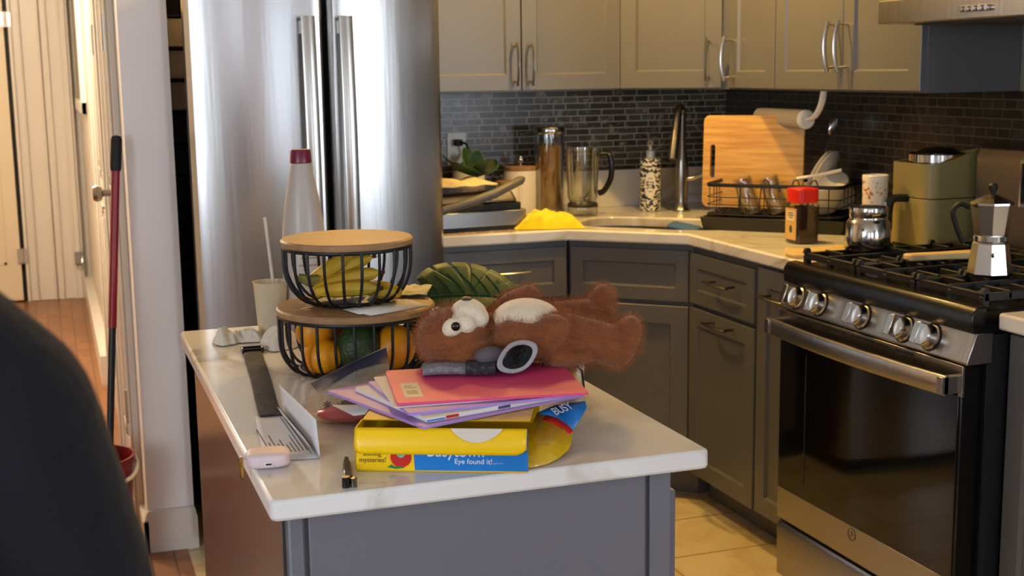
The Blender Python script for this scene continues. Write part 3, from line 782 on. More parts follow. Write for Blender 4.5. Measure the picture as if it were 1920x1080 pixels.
def canister(name, label, x, y, r, h, knob, group='lidded canisters'):
    t = thing(name, label, 'canister', (x, y, TZ), 0, group)
    MB().lathe([(r - .004, 0), (r, .004), (r, h - .004), (r - .003, h), (0, h)], 40).build('jar', mat('matt_white_ceramic', '#e4dfd2', rough=.4), t)
    MB().lathe([(0, h), (r - .001, h), (r, h + .003), (r, h + .014), (r - .003, h + .016), (0, h + .016)], 40).build('lid', M_wood, t)
    if knob:
        MB().lathe([(.006, h + .016), (.006, h + .026), (.013, h + .032), (.015, h + .042), (.01, h + .052), (0, h + .054)], 20).build('knob', M_chrome, t)
    return t
canister('canister', 'tall white canister with wooden lid and chrome knob behind the grill', 1.665, 4.66, .063, .165, True)
canister('canister', 'small white canister with wooden lid right of the grill', 1.575, 4.555, .043, .12, False)
canister('canister', 'white canister standing against the mosaic half hidden by leaves', 1.46, 4.66, .06, .175, True)

# pasta jar
pj = thing('pasta_jar', 'tall glass storage jar of spaghetti with steel lid', 'jar', (1.765, 4.62, TZ))
MB().lathe([(.0, 0), (.052, 0), (.056, .006), (.056, .3), (.053, .3), (.053, .008), (.0, .007)], 40).build('glass', M_glass, pj)
MB().lathe([(0, .3), (.058, .3), (.06, .304), (.06, .322), (.056, .327), (0, .327)], 40).build('lid', M_steel2, pj)
pa = MB()
for i in range(90):
    t = random.random() * 2 * PI; r = .043 * math.sqrt(random.random()); x, y = r * math.cos(t), r * math.sin(t)
    if i < 46: t = 2 * PI * i / 46; x, y = .044 * math.cos(t), .044 * math.sin(t)
    pa.cyl((x, y, .012), (x * .92 + .002, y * .92, .25 + .012 * random.random()), .0034, n=6)
tag(pa.build('spaghetti', mat('pasta_tan', '#c0873a', rough=.6), pj), None, None, kind='stuff')

# blender jug
bj = thing('blender_jug', 'clear blender jug with black handle standing left of the soap', 'blender', (1.85, 4.5, TZ))
MB().lathe([(.03, .045), (.048, .05), (.055, .07), (.064, .245), (.066, .248), (.063, .248), (.052, .072), (.045, .054), (0, .05)], 36).build('jug', M_glass, bj)
MB().lathe([(0, 0), (.054, 0), (.056, .004), (.056, .034)], 36).build('base_skirt', M_glass, bj)
MB().lathe([(0, .034), (.056, .034), (.056, .044), (.05, .05), (.046, .056), (0, .056)], 36).build('collar', mat('jug_collar', '#2b2a28', rough=.3), bj)
MB().tube(smoothpath([(.05, -.045, .225), (.075, -.07, .225), (.082, -.078, .19), (.08, -.074, .14), (.062, -.056, .095), (.048, -.04, .085)]), 1, 12, flat=(.009, .011)).build('handle', M_black, bj)
bl = MB()
for i in range(4):
    t = i * PI / 2 + .4
    bl.hexa([(0, 0, .062), (.004 * math.cos(t + 1.5), .004 * math.sin(t + 1.5), .062), (.036 * math.cos(t + .1), .036 * math.sin(t + .1), .072 + .02 * (i % 2)), (.036 * math.cos(t), .036 * math.sin(t), .072 + .02 * (i % 2)),
             (0, 0, .064), (.004 * math.cos(t + 1.5), .004 * math.sin(t + 1.5), .064), (.036 * math.cos(t + .1), .036 * math.sin(t + .1), .0735 + .02 * (i % 2)), (.036 * math.cos(t), .036 * math.sin(t), .0735 + .02 * (i % 2))])
bl.cyl((0, 0, .054), (0, 0, .07), .008).build('blade', M_steel2, bj)

# soap bottle
M_flor = mat('floral_print', '#e8e4d6', rough=.4)
nt = M_flor.node_tree; N_ = nt.nodes; tc = N_.new('ShaderNodeTexCoord'); vo = N_.new('ShaderNodeTexVoronoi'); vo.feature = 'SMOOTH_F1'; vo.inputs['Scale'].default_value = 70
wv = N_.new('ShaderNodeTexWave'); wv.wave_type = 'RINGS'; wv.inputs['Scale'].default_value = 17; wv.inputs['Distortion'].default_value = 9; wv.inputs['Detail Scale'].default_value = 3
nt.links.new(tc.outputs['Object'], vo.inputs['Vector']); nt.links.new(tc.outputs['Object'], wv.inputs['Vector'])
mu = N_.new('ShaderNodeMath'); mu.operation = 'MULTIPLY'; nt.links.new(vo.outputs['Distance'], mu.inputs[0]); nt.links.new(wv.outputs['Fac'], mu.inputs[1])
cr = N_.new('ShaderNodeValToRGB'); cr.color_ramp.elements[0].position = .13; cr.color_ramp.elements[0].color = lin('#e6e1d0'); cr.color_ramp.elements[1].position = .2; cr.color_ramp.elements[1].color = lin('#2b3138')
nt.links.new(mu.outputs[0], cr.inputs[0]); nt.links.new(cr.outputs[0], N_['Principled BSDF'].inputs['Base Color'])
so = thing('soap_bottle', 'white soap bottle with dark floral print and pump', 'bottle', (2.146, 4.545, TZ))
MB().lathe([(.036, 0), (.04, .004), (.04, .192), (.037, .199), (.02, .202), (0, .202)], 36).build('body', M_flor, so)
lb = []
for k in range(24):
    t = 2 * PI * k / 24; lb.append((.55 * math.cos(t), .1 + .05 * math.sin(t)))
ov = MB(); c0_ = math.atan2(-4.545, -2.146)
vs = [(.0408 * math.cos(c0_ + a), .0408 * math.sin(c0_ + a), z) for a, z in lb] + [(.0412 * math.cos(c0_), .0412 * math.sin(c0_), .1)]
ov.add(vs, [(i, (i + 1) % 24, 24) for i in range(24)]); ov.build('label', mat('label_cream', '#e9e4d4', rough=.5), so)
ba = MB()
for z, w in ((.124, .2), (.11, .3), (.1, .3), (.09, .22), (.075, .16)):
    ba.grid(lambda u, v: (.0416 * math.cos(c0_ + (u - .5) * 2 * w), .0416 * math.sin(c0_ + (u - .5) * 2 * w), z + .003 * v), 7, 2)
ba.build('label_marks', mat('label_ink', '#5d5a50', rough=.6), so)
MB().lathe([(.016, .2), (.016, .226), (.013, .228), (.006, .229), (.006, .248), (0, .248)], 20).build('collar', M_white, so)
MB().lathe([(.011, .246), (.012, .25), (.012, .262), (.009, .266), (0, .266)], 20).tube([(0, 0, .258), (-.02, -.03, .257), (-.025, -.037, .25)], .005).build('pump_head', mat('pump_grey', '#b9b2a2', rough=.35), so)

# yellow cloth
def heap(cx, cy, rx, ry, h, seed, rz=0., fold=9., peak=.5, crease=.018):
    def f(u, v):
        a = 2 * PI * u; r = v
        q = 1 + .16 * math.sin(3 * a + seed) + .08 * math.sin(7 * a + seed * 2)
        x = rx * r * math.cos(a) * q; y = ry * r * math.sin(a) * q
        n = mnoise.noise((x * fold + seed, y * fold, seed)); n2 = mnoise.noise((x * fold * 3.2 + seed + 1.5 * n, y * fold * 2.1 + 2 * n, seed + 3))
        z = h * (max(0, 1 - r ** 2.6)) ** .8 * (.8 + peak * n) + crease * (.5 - abs(n2)) * (1 - r ** 4)
        return (x, y, max(.002, z))
    return MB().grid(f, 80, 26, True)
cl = heap(0, 0, .12, .08, .055, 2.3, fold=11, peak=.35, crease=.026).build('cleaning_cloth', mat('yellow_cloth', '#f0d400', rough=.8, sheen=.3), None, loc=(1.597, 4.215, TZ), rot=(0, 0, -.45), sub=1)
tag(cl, 'bright yellow cleaning cloth crumpled on the worktop edge', 'cloth')
cr_ = MB()
for i in range(60):
    x, y = random.gauss(0, .06), random.gauss(0, .008); s_ = .0015 + .002 * random.random()
    cr_.box(x, x + s_ * 2, y, y + s_ * 1.4, 0, s_)
tag(cr_.build('crumbs', mat('crumb_red', '#9a6a4c', mix='#cfa878', scale=60), None, loc=(1.36, 4.175, TZ)), 'scattered crumbs on the worktop in front of the grill', 'crumbs', kind='stuff')

# ---- dish rack, turned 45 degrees into the corner
DR = thing('dish_rack', 'black wire dish rack with drip tray beside the sink', 'dish rack', (2.04, 3.925, TZ), -PI / 4)
RW, RD = .47, .285
tr = MB(); prof = []
def rectring(i, z): return [(i, i, z), (RW - i, i, z), (RW - i, RD - i, z), (i, RD - i, z)]
R = [rectring(.006, 0), rectring(-.004, .044), rectring(0, .044), rectring(.012, .006)]
vs = [p for r in R for p in r]; fs = [(3, 2, 1, 0), (12, 13, 14, 15)]
for k in range(3):
    for i in range(4): fs.append((4 * k + i, 4 * k + (i + 1) % 4, 4 * k + 4 + (i + 1) % 4, 4 * k + 4 + i))
tr.add(vs, fs); tr.build('drip_tray', mat('black_tray', '#141516', rough=.35), DR, bevel=.002)
wr = MB()
def loop(z, r, ins=.01): wr.tube([(x, y, z) for x, y in rbox(ins, RW - ins, ins, RD - ins, .03, 4)], r, 8, True)
for z in (.085, .11): loop(z, .0018)
loop(.052, .0025)
for x in (.05, .13, .21, .29, .37, .42):
    wr.tube([(x, .01, .148), (x, .01, .052), (x, RD - .01, .052), (x, RD - .01, .148)], .0018)
for y in (.06, .11, .17, .23):
    wr.tube([(.01, y, .148), (.01, y, .052), (RW - .01, y, .052), (RW - .01, y, .148)], .0018)
wr.build('wire_basket', M_wire, DR)
rail = [(x, y, .15) for x, y in rbox(.01, RW - .01, .01, RD - .01, .03, 4)]
MB().tube(rail, 1, 10, True, flat=(.002, .0065)).build('rail', M_wire, DR)
pr = MB()
for x in (.13, .2, .3, .36):
    pr.tube(smoothpath([(x - .018, .05, .052), (x - .012, .055, .14), (x, .055, .168), (x + .014, .055, .15), (x + .02, .05, .052)], 5), .0022)
pr.build('plate_prongs', M_wire, DR)

# bamboo board with slot handle
bd = slab([(p[0], p[1]) for p in rbox(0, .35, 0, .315, .022, 5)], [(p[0], p[1]) for p in rbox(.026, .043, .1, .215, .0083, 5)], 0, .018, 'cutting_board', M_bamboo, bev=.004)
bd.matrix_world = Matrix.Translation((2.148, 4.118, TZ + .056)) @ Matrix.Rotation(-PI / 4, 4, 'Z') @ Matrix.Rotation(PI / 2 - .06, 4, 'X')
tag(bd, 'bamboo cutting board with slot handle leaning in the dish rack', 'cutting board')
def rk(x, y, z):
    c = math.sqrt(.5); return (2.04 + (x + y) * c, 3.925 + (y - x) * c, TZ + z)
# two upside-down tumblers
def tumbler(label, pos, rx, ry):
    t = thing('drinking_glass', label, 'glass', pos, 0, 'glasses upside down in the dish rack'); t.rotation_euler = (rx, ry, 0)
    MB().lathe([(.034, 0), (.035, .002), (.031, .11), (.029, .122), (0, .124), (0, .113), (.028, .112), (.032, .003), (.034, 0)], 32).build('tumbler', M_glass, t)
    return t
tumbler('upside-down drinking glass in the dish rack, nearer the board slot', rk(.155, .07, .056), -.12, -.28)
tumbler('upside-down drinking glass in the dish rack, nearer the red lidded jar', rk(.245, .07, .062), -.12, -.3)
def bowl(label, r, h, pos, rot, prof=None, name='bowl', group='white crockery in the dish rack'):
    p = prof or [(0, 0), (r * .45, 0), (r * .48, .004), (r * .8, h * .5), (r, h), (r - .004, h), (r * .77, h * .52), (r * .44, .008), (0, .007)]
    o = MB().lathe(p, 48).build(name, M_ceram, None, loc=pos, rot=rot)
    return tag(o, label, 'bowl' if name == 'bowl' else 'plate', group)
bowl('white bowl standing upright behind the red lidded jar, lower of the two', .078, .085, rk(.385, .11, .06), (.0, -.12, 0))
bowl('white bowl tipped on its side behind the board edge, upper of the two', .085, .07, rk(.405, .2, .17), (PI + .55, .25, -.5))
for i, (dx, lab) in enumerate(((0, 'white plate leaning against the bamboo board, nearer plate'), (.018, 'white plate leaning behind the bamboo board, farther plate'))):
    r = .1; bowl(lab, r, .012, rk(.345 + dx, .262 - .015 * i, .155), (0, -PI / 2 + .38, -PI / 4 - .15), [(0, 0), (r * .6, 0), (r * .66, .003), (r, .012), (r, .015), (r * .62, .006), (0, .005)], 'plate')
kn = thing('kitchen_knife', 'knife with pale handle lying across the crockery in the rack', 'knife', rk(.36, .16, .16))
MB().tube([(-.06, .05, .005), (.0, .0, .02), (.05, -.045, .036)], 1, 10, flat=(.009, .006)).build('handle', M_white, kn)
MB().hexa([(-.17, .13, -.03), (-.06, .045, .002), (-.05, .055, .002), (-.16, .14, -.03), (-.17, .13, -.028), (-.06, .045, .004), (-.05, .055, .004), (-.16, .14, -.028)]).build('blade', M_steel2, kn)
sp_ = thing('spoon', 'steel spoon sticking up behind the bamboo board', 'spoon', rk(.35, .265, .2))
MB().tube([(-.05, -.02, -.09), (.0, .0, .05), (.02, .006, .1)], 1, 10, flat=(.004, .0015)).build('handle', M_chrome, sp_)
MB().ell((.035, .01, .135), (.017, .006, .034), Matrix.Rotation(.35, 3, 'Y')).build('spoon_bowl', M_chrome, sp_)

# instant coffee jar
cj = thing('coffee_jar', 'square glass coffee jar with red lid and cream label', 'jar', (2.165, 3.5, TZ), .04)
oc = lambda a, r=.3: rbox(-a, a, -a, a, a * r, 4)
MB().prism(oc(.039), .001, .125).build('glass', thin_glass('jar_glass', '#f0ece4', .05, .3), cj, bevel=.004)
MB().prism(oc(.0368), .004, .112).build('coffee', mat('coffee_powder', '#2a170d', rough=.9, bump=.3, bscale=300), cj, bevel=.004)
MB().prism(oc(.0385, .45), .125, .168).build('lid', mat('red_lid', '#d81f12', rough=.3), cj, bevel=.003)
lbm = MB().box(-.041, -.0392, -.027, .03, .012, .108); lbm.build('label', mat('tan_label', '#cfa766', rough=.6), cj)
MB().box(-.0418, -.0408, -.02, .022, .07, .1).build('label_panel', mat('pale_label', '#e3cfa2', rough=.6), cj)
MB().ell((-.0412, .0, .045), (.0012, .008, .012)).build('label_leaf', mat('label_green', '#46502a', rough=.6), cj)
for z, w in ((.093, .014), (.086, .016), (.079, .01)):
    MB().box(-.0423, -.0416, -w, w, z, z + .003).build('label_line', mat('label_ink', '#5d5a50'), cj)

# pale board next to the range, wooden spatula, pots
pb = MB().prism(smoothpath and [(0, .02), (.03, .0), (.3, .0), (.3, .12), (.05, .12), (.012, .075)], 0, .012).build('serving_board', mat('pale_wood', '#dcc28a', mix='#cdae70', scale=6, stretch=(1, 8, 1), rough=.5), None, loc=(1.965, 3.192, TZ), rot=(0, 0, .12), bevel=.004)
tag(pb, 'pale wooden serving board lying on the worktop beside the range', 'board')
gz = bz + .0355
def pz(x, y): return (x, y, gz)
pt = thing('steel_pot', 'small stainless steel pot base without lid on the far burner', 'pot', (2.105, 3.068, gz))
MB().lathe([(0, 0), (.062, 0), (.064, .003), (.058, .072), (.053, .079), (.051, .082), (.051, .09), (.052, .092), (.052, .112), (.051, .115), (.048, .115), (.048, .09), (.05, .07), (0, .066)], 40).build('body', M_steel2, pt)
MB().lathe([(.006, 0), (.006, .004), (.003, .006), (0, .006)], 14, (-.042, -.043, .06), Matrix.Rotation(-PI / 4, 3, 'Z') @ Matrix.Rotation(-PI / 2, 3, 'Y')).build('valve', M_hndd, pt)
# moka pot
mk = thing('moka_pot', 'octagonal aluminium moka pot with black handle on the near burner', 'coffee maker', (2.105, 2.567, gz), .2)
M_alu = mat('moka_aluminium', '#c9c4ba', rough=.22, metal=1.)
MB().lathe([(0, 0), (.05, 0), (.052, .003), (.042, .074), (.038, .08)], 8).build('boiler', M_alu, mk, smooth=False, bevel=.001)
MB().lathe([(.038, .08), (.04, .081), (.04, .092), (.037, .094)], 40).build('gasket_ring', M_chrome, mk)
MB().lathe([(.037, .092), (.039, .096), (.049, .165), (.05, .168), (.047, .168)], 8).hexa([(.044, -.012, .14), (.065, -.003, .166), (.065, .003, .166), (.044, .012, .14), (.044, -.012, .166), (.064, -.003, .168), (.064, .003, .168), (.044, .012, .166)]).build('jug', M_alu, mk, smooth=False, bevel=.001)
MB().lathe([(.05, .168), (.05, .172), (.03, .182), (.012, .19), (0, .191)], 8).build('lid', M_alu, mk, smooth=False)
MB().lathe([(.006, .189), (.006, .196), (.011, .203), (.011, .212), (.006, .217), (0, .217)], 16).build('lid_knob', M_blackm, mk)
MB().tube(smoothpath([(-.045, .03, .16), (-.062, .042, .168), (-.075, .052, .15), (-.066, .046, .11), (-.052, .038, .075)]), 1, 10, flat=(.008, .006)).build('handle', M_blackm, mk)
MB().lathe([(.006, -.002), (.006, .002), (.003, .005), (0, .005)], 12, (-.03, -.034, .05), Matrix.Rotation(-.85, 3, 'Z') @ Matrix.Rotation(-PI / 2, 3, 'Y') ).build('valve', M_hndd, mk)
ws = [(.004, -.02), (-.002, -.012), (-.002, .014), (.004, .022), (.1, .02), (.15, .026), (.25, .03), (.275, .022), (.28, 0), (.275, -.022), (.25, -.03), (.15, -.026), (.1, -.018)]
wsp = MB().prism(ws, 0, .017).build('wooden_spatula', mat('spatula_wood', '#e3c890', mix='#d6b678', scale=7, stretch=(1, 9, 1), rough=.55), None, loc=(2.055, 2.822, gz + .001), rot=(0, 0, -.12), bevel=.005, seg=3)
tag(wsp, 'wooden spatula lying across the range grates behind the moka pot', 'spatula')

# air fryer
M_sage = mat('sage_green', '#978b58', rough=.35)
af = thing('air_fryer', 'sage green air fryer between dish rack and range', 'air fryer', (2.473, 3.268, TZ))
P_ = rbox(-.1, .1, -.1, .1, .045, 8)
MB().prism([(x * .98, y * .98) for x, y in P_], 0, .012).build('foot', M_blackm, af)
MB().prism(P_, .012, .15).build('drawer', M_sage, af, bevel=.002)
ub = MB(); n_ = len(P_)
def topz(x, y): return .252 + .02 * max(0, (x + .1) / .2) ** 2 + .03 * max(0, -(y) / .1) * max(0, (x + .02) / .12)
vs = [(x, y, .153) for x, y in P_] + [(x, y, topz(x, y)) for x, y in P_] + [(x * .93, y * .93, topz(x, y)) for x, y in P_] + [(x * .9, y * .9, .232) for x, y in P_]
fs = [list(range(n_))[::-1]]
for k in range(3):
    for i in range(n_): fs.append((k * n_ + i, k * n_ + (i + 1) % n_, (k + 1) * n_ + (i + 1) % n_, (k + 1) * n_ + i))
fs.append([3 * n_ + i for i in range(n_)])
ub.add(vs, fs).build('housing', M_sage, af)
MB().lathe([(.082, .24), (.082, .275), (.078, .277), (.076, .25), (0, .246)], 36).build('steel_rim', M_steel2, af)
MB().lathe([(.07, .248), (.066, .278), (.04, .292), (0, .296)], 32, (.012, .01, 0)).build('black_top', M_black, af)
ah = MB().tube(smoothpath([(-.098, .0, .148), (-.135, .0, .15), (-.155, .0, .142), (-.162, .0, .11), (-.163, .0, .06)]), 1, 12, flat=(.0125, .012)).build('handle', M_blackm, af)
MB().tube([(-.176, .0, .14), (-.1775, .0, .1), (-.177, .0, .065)], 1, 8, flat=(.009, .002)).build('handle_trim', M_chrome, ah)

# printed mug between rack and fryer
M_mug = mat('mug_print', '#e4dcc8', rough=.3)
nt = M_mug.node_tree; N_ = nt.nodes; tc = N_.new('ShaderNodeTexCoord'); nz = N_.new('ShaderNodeTexNoise'); nz.inputs['Scale'].default_value = 26; nz.inputs['Detail'].default_value = 3; nz.inputs['Distortion'].default_value = 2
nt.links.new(tc.outputs['Object'], nz.inputs['Vector']); cr = N_.new('ShaderNodeValToRGB'); e = cr.color_ramp.elements
e[0].position = .36; e[0].color = lin('#6d6f60'); e[1].position = .66; e[1].color = lin('#b4512f'); k = e.new(.42); k.color = lin('#e8e0cc'); k = e.new(.6); k.color = lin('#e8e0cc')
nt.links.new(nz.outputs['Fac'], cr.inputs[0]); nt.links.new(cr.outputs[0], N_['Principled BSDF'].inputs['Base Color'])
mg = thing('printed_tumbler', 'white tumbler with red floral print left of the sage fryer', 'tumbler', (2.295, 3.315, TZ))
MB().lathe([(0, 0), (.032, 0), (.034, .003), (.037, .2), (.035, .2), (.033, .01), (0, .008)], 36).build('cup', M_mug, mg)
MB().lathe([(.0372, .2), (.0378, .206), (.0378, .215), (.036, .217), (.035, .2)], 36, close=True).build('rim', M_ceram, mg)

# paper towel under the cabinet
pw = thing('paper_towel_holder', 'white under-cabinet holder carrying a thin paper towel roll', 'paper towel holder', (2.36, 3.79, 1.276))
MB().cyl((0, .02, 0), (0, .31, 0), .033, n=36).build('paper_roll', mat('paper_towel', '#a8a094', rough=.9), pw, bevel=.004)
MB().lathe([(0, -.006), (.026, -.006), (.032, 0), (.032, .012), (0, .012)], 28, (0, .012, 0), Matrix.Rotation(-PI / 2, 3, 'X')).build('end_cap', M_white, pw)
MB().tube(smoothpath([(0, -.0, 0), (-.004, -.045, .012), (-.008, -.085, .05), (-.008, -.1, .096)]), 1, 12, flat=(.012, .006)).build('arm', M_white, pw)
ol2 = thing('wall_outlet', 'dim wall outlet above the bamboo board', 'outlet', (2.53, 4.765, 1.222))
MB().prism(rbox(-.035, .035, -.035, .035, .006), -.006, 0, 'y').build('plate', mat('grey_plate', '#77756e', rough=.4), ol2, bevel=.001)
# ================================================================== things on the island
IZ = .914
# ---- two stacked fruit baskets
def basket(name, label, c, R, h, prof, nw, r2, group):
    t = thing(name, label, 'basket', c, 0, group)
    w = MB()
    for k in range(nw):
        a = 2 * PI * (k + .5) / nw
        w.tube([(r * math.cos(a), r * math.sin(a), z) for r, z in prof], .0028, 8)
    w.tube([(R * math.cos(2 * PI * k / 48), R * math.sin(2 * PI * k / 48), h - .003) for k in range(48)], 1, 8, True, flat=(.002, .004))
    rb = prof[0][0]
    w.tube([(rb * math.cos(2 * PI * k / 40), rb * math.sin(2 * PI * k / 40), .0035) for k in range(40)], .0035, 8, True)
    w.build('wire_cage', M_wire, t)
    b = MB().lathe([(0, .002), (rb, .002), (rb, .0045), (0, .0045)], 40).build('base_plate', M_wire, t)
    MB().lathe([(0, h), (R + .002, h), (R + .004, h + .003), (R + .004, h + .009), (R + .001, h + .012), (0, h + .012)], 64).build('lid', M_wood, t)
    return t
def cageprof(R, rb, h, straight):
    out = []
    for k in range(9):
        a = PI / 2 * k / 8; out.append((rb + (R - rb) * math.sin(a), .003 + (h * (1 - straight)) * (1 - math.cos(a))))
    out += [(R, h * (1 - straight) + h * straight * .5), (R, h - .003)]
    return out
BC = (.511, 2.335)
LH = .108
basket('fruit_basket', 'larger lower black wire basket with wooden lid, holding mangoes and avocados', (*BC, IZ), .14, LH, cageprof(.14, .105, LH, .45), 26, .1, 'stacked wire fruit baskets')
UZ = IZ + LH + .012 + .002
UC = (.501, 2.345)
UH = .108
basket('fruit_basket', 'smaller upper black wire basket with wooden lid, holding bananas', (*UC, UZ), .116, UH, cageprof(.116, .062, UH, .3), 22, .06, 'stacked wire fruit baskets')
# fruit
M_mango = mat('mango_skin', '#e39a12', mix='#d67f10', scale=9, rough=.4, bump=.05, bscale=120)
M_avo = mat('avocado_skin', '#31441f', mix='#24341a', scale=18, rough=.45, bump=.35, bscale=120)
M_stalk = mat('stalk_brown', '#4c3a20', rough=.8)
def mango(label, x, y, z, r, rz, rx=0.):
    t = thing('mango', label, 'mango', (x, y, z), rz, 'mangoes in the lower basket'); t.rotation_euler[0] = rx
    MB().ell((0, 0, 0), (r, r * .95, r * 1.12), fn=lambda u: 1 + .04 * u.x * u.z - .05 * u.z * u.z, n=28, m=20).build('fruit', M_mango, t)
    MB().cyl((0, 0, r * 1.02), (.001, 0, r * 1.12), .003, .002, 8).build('stalk', M_stalk, t)
mango('yellow mango against the left side of the lower basket, resting on another', .43, 2.315, IZ + .079, .034, .3, .9)
mango('yellow mango at the bottom left of the lower basket', .438, 2.292, IZ + .0365, .034, 1.0, 1.5)
mango('yellow mango at the bottom of the lower basket, right of the big avocado', .568, 2.285, IZ + .043, .04, .2, .2)
mango('yellow mango at the back of the lower basket, behind the left two', .47, 2.40, IZ + .043, .04, .7, .3)
def avocado(label, x, y, z, r, rz, rx):
    t = thing('avocado', label, 'avocado', (x, y, z), rz, 'avocados in the lower basket'); t.rotation_euler[0] = rx
    MB().ell((0, 0, 0), (r, r, r * 1.25), fn=lambda u: 1 - .13 * max(0, u.z), n=28, m=20).build('fruit', M_avo, t)
    MB().cyl((0, 0, r * 1.05), (0, 0, r * 1.15), .003, .003, 8).build('stalk', M_stalk, t)
avocado('big green avocado in the middle front of the lower basket', .503, 2.285, IZ + .05, .042, .4, .25)
avocado('green avocado at the back of the lower basket behind the big one', .555, 2.375, IZ + .055, .038, 1.5, 1.2)
avocado('dark green avocado at the right side of the lower basket', .62, 2.33, IZ + .048, .034, .2, .5)
# bananas
M_ban = mat('banana_skin', '#d2a52c', mix='#8d8a2e', scale=7, lo=.42, hi=.75, rough=.5)
M_bsp = mat('banana_brown', '#4a3014', rough=.7)
def banana_geo(L, r, arc, M):
    mb = MB(); tip = MB(); pts = []; rr = []
    for k in range(17):
        t = k / 16; a = (t - .5) * arc; R = L / arc
        pts.append(M @ Vector((R * math.sin(a), 0, R * (1 - math.cos(a)))))
        rr.append(r * (.28 + .72 * min(1, math.sin(PI * min(.97, max(.05, t))) ** .5 * 1.05)) if t < .9 else r * max(.22, (1 - t) * 6))
    mb.tube(pts, rr, 7)
    tip.tube([pts[-1], pts[-1] + (pts[-1] - pts[-2]).normalized() * .006], rr[-1] * 1.05, 7)
    return mb, tip
bu = thing('banana_bunch', 'bunch of speckled yellow-green bananas in the upper basket', 'bananas', (UC[0] - .01, UC[1] - .01, UZ))
root = Vector((-.055, .02, .03))
for k, (rz, ry, dz, L) in enumerate(((-.35, -.05, -.004, .135), (-.12, -.2, .0, .14), (.1, -.36, .006, .135), (.35, -.05, -.004, .13), (.2, -.5, .012, .11))):
    M = Matrix.Translation(root + Vector((0, .012 * (k % 3) - .012, dz))) @ Matrix.Rotation(rz, 4, 'Z') @ Matrix.Rotation(ry, 4, 'Y') @ Matrix.Translation((L * .47, 0, -.0)) @ Matrix.Rotation(PI * .5 if k < 3 else -PI * .5, 4, 'X')
    g, tp_ = banana_geo(L * .93, .017, 1.25, M)
    o = g.build('banana', M_ban, bu, sub=1); tp_.build('banana_tip', M_bsp, o)
MB().tube([root + Vector((.012, 0, .012)), root + Vector((-.004, 0, .012)), root + Vector((-.024, .006, .02))], [.012, .011, .007], 8).build('stem', mat('banana_stem', '#7d7434', rough=.7), bu)
b1 = thing('banana', 'single speckled banana lying apart at the right of the upper basket', 'banana', (UC[0] + .055, UC[1] - .02, UZ + .022), 1.9)
g, tp_ = banana_geo(.1, .019, 1.0, Matrix.Rotation(PI / 2, 4, 'X')); g.build('peel', M_ban, b1, sub=1); tp_.build('tip', M_bsp, b1)
sk_ = MB()
# papers on the lower lid
LZ = IZ + LH + .012
np_ = MB().grid(lambda u, v: (.1 * (u - .5) * (1 - .3 * v), .11 * (v - .5), .004 + .006 * abs(mnoise.noise((u * 3, v * 3, 5))) + .01 * max(0, u - .5) ** 2), 20, 16)
M_nap = mat('green_print_napkin', '#dccfa6', mix='#8b9a63', scale=24, lo=.5, hi=.72, rough=.85)
tag(np_.build('paper_napkin', M_nap, None, loc=(.628, 2.405, LZ + .001), rot=(0, 0, -.5), solid=.001), 'cream napkin with green print on the right edge of the lower basket lid', 'napkin')
for i, (a, lab) in enumerate(((.28, 'white paper slip under the upper basket, top of the two'), (.42, 'white paper slip under the upper basket, bottom of the two'))):
    o = MB().add([(-.065, -.03, 0), (.065, -.03, 0), (.065, .03, .004), (-.065, .03, 0), ], [(0, 1, 2, 3)]).build('paper_slip', mat('white_paper', '#d9d4cf', rough=.8), None, loc=(.545 + .01 * i, 2.262 - .006 * i, LZ + .0022 - .0012 * i), rot=(0, 0, a), solid=.0008)
    tag(o, lab, 'paper', 'white slips under the upper basket')
# ---- tall bottle
M_bot = mat('frosted_bottle', '#cbc2ba', rough=.35, trans=.25, sss=.15)
tb = thing('squeeze_bottle', 'tall frosted white bottle with maroon cap behind the baskets', 'bottle', (.489, 2.715, IZ))
MB().lathe([(0, 0), (.04, 0), (.0445, .006), (.0455, .15), (.0445, .2), (.042, .232), (.034, .285), (.025, .33), (.0205, .352), (.0195, .356), (0, .356)], 40).build('body', M_bot, tb)
MB().lathe([(.021, .354), (.0225, .356), (.021, .379), (.0195, .382), (0, .382)], 28).build('cap', mat('maroon_cap', '#6e1b38', rough=.3), tb)
lm = MB()
for z, w in ((.172, .5), (.18, .62), (.16, .4), (.145, .5)):
    c0 = math.atan2(-2.715, -.489) + .25
    lm.grid(lambda u, v: (.0461 * math.cos(c0 + (u - .5) * 2 * w), .0461 * math.sin(c0 + (u - .5) * 2 * w), z + .0035 * v), 12, 2)
lm.build('label_lines', mat('label_grey', '#8f8680', rough=.5), tb)
# ---- cup with straw
cu = thing('plastic_cup', 'frosted plastic cup with straw at the back of the island', 'cup', (.413, 2.7, IZ))
MB().lathe([(0, .002), (.026, .0), (.0275, .004), (.035, .112), (.0365, .114), (.0345, .114), (.026, .006), (0, .004)], 36).build('cup', mat('frosted_cup', '#d9d0b8', rough=.4, alpha=.72, sss=.1), cu)
MB().cyl((.014, -.006, .006), (-.002, .02, .245), .0035, n=10).build('straw', mat('clear_straw', '#d8d2c2', rough=.3, alpha=.8), cu)
# ---- crumpled tissues
M_tis = mat('tissue_white', '#dcd5c6', rough=.9)
for i, (x, y, rx, ry, h, sd, lab) in enumerate(((.315, 2.655, .03, .026, .03, 1.2, 'small twisted tissue near the far left corner of the island'), (.355, 2.665, .036, .028, .02, 4.1, 'crumpled tissue left of the frosted cup'), (.41, 2.575, .042, .04, .04, 7.7, 'crumpled tissue ball in front of the frosted cup'))):
    o = heap(0, 0, rx, ry, h, sd, fold=14).build('crumpled_tissue', M_tis, None, loc=(x, y, IZ), sub=1)
    tag(o, lab, 'tissue', 'crumpled tissues on the island')
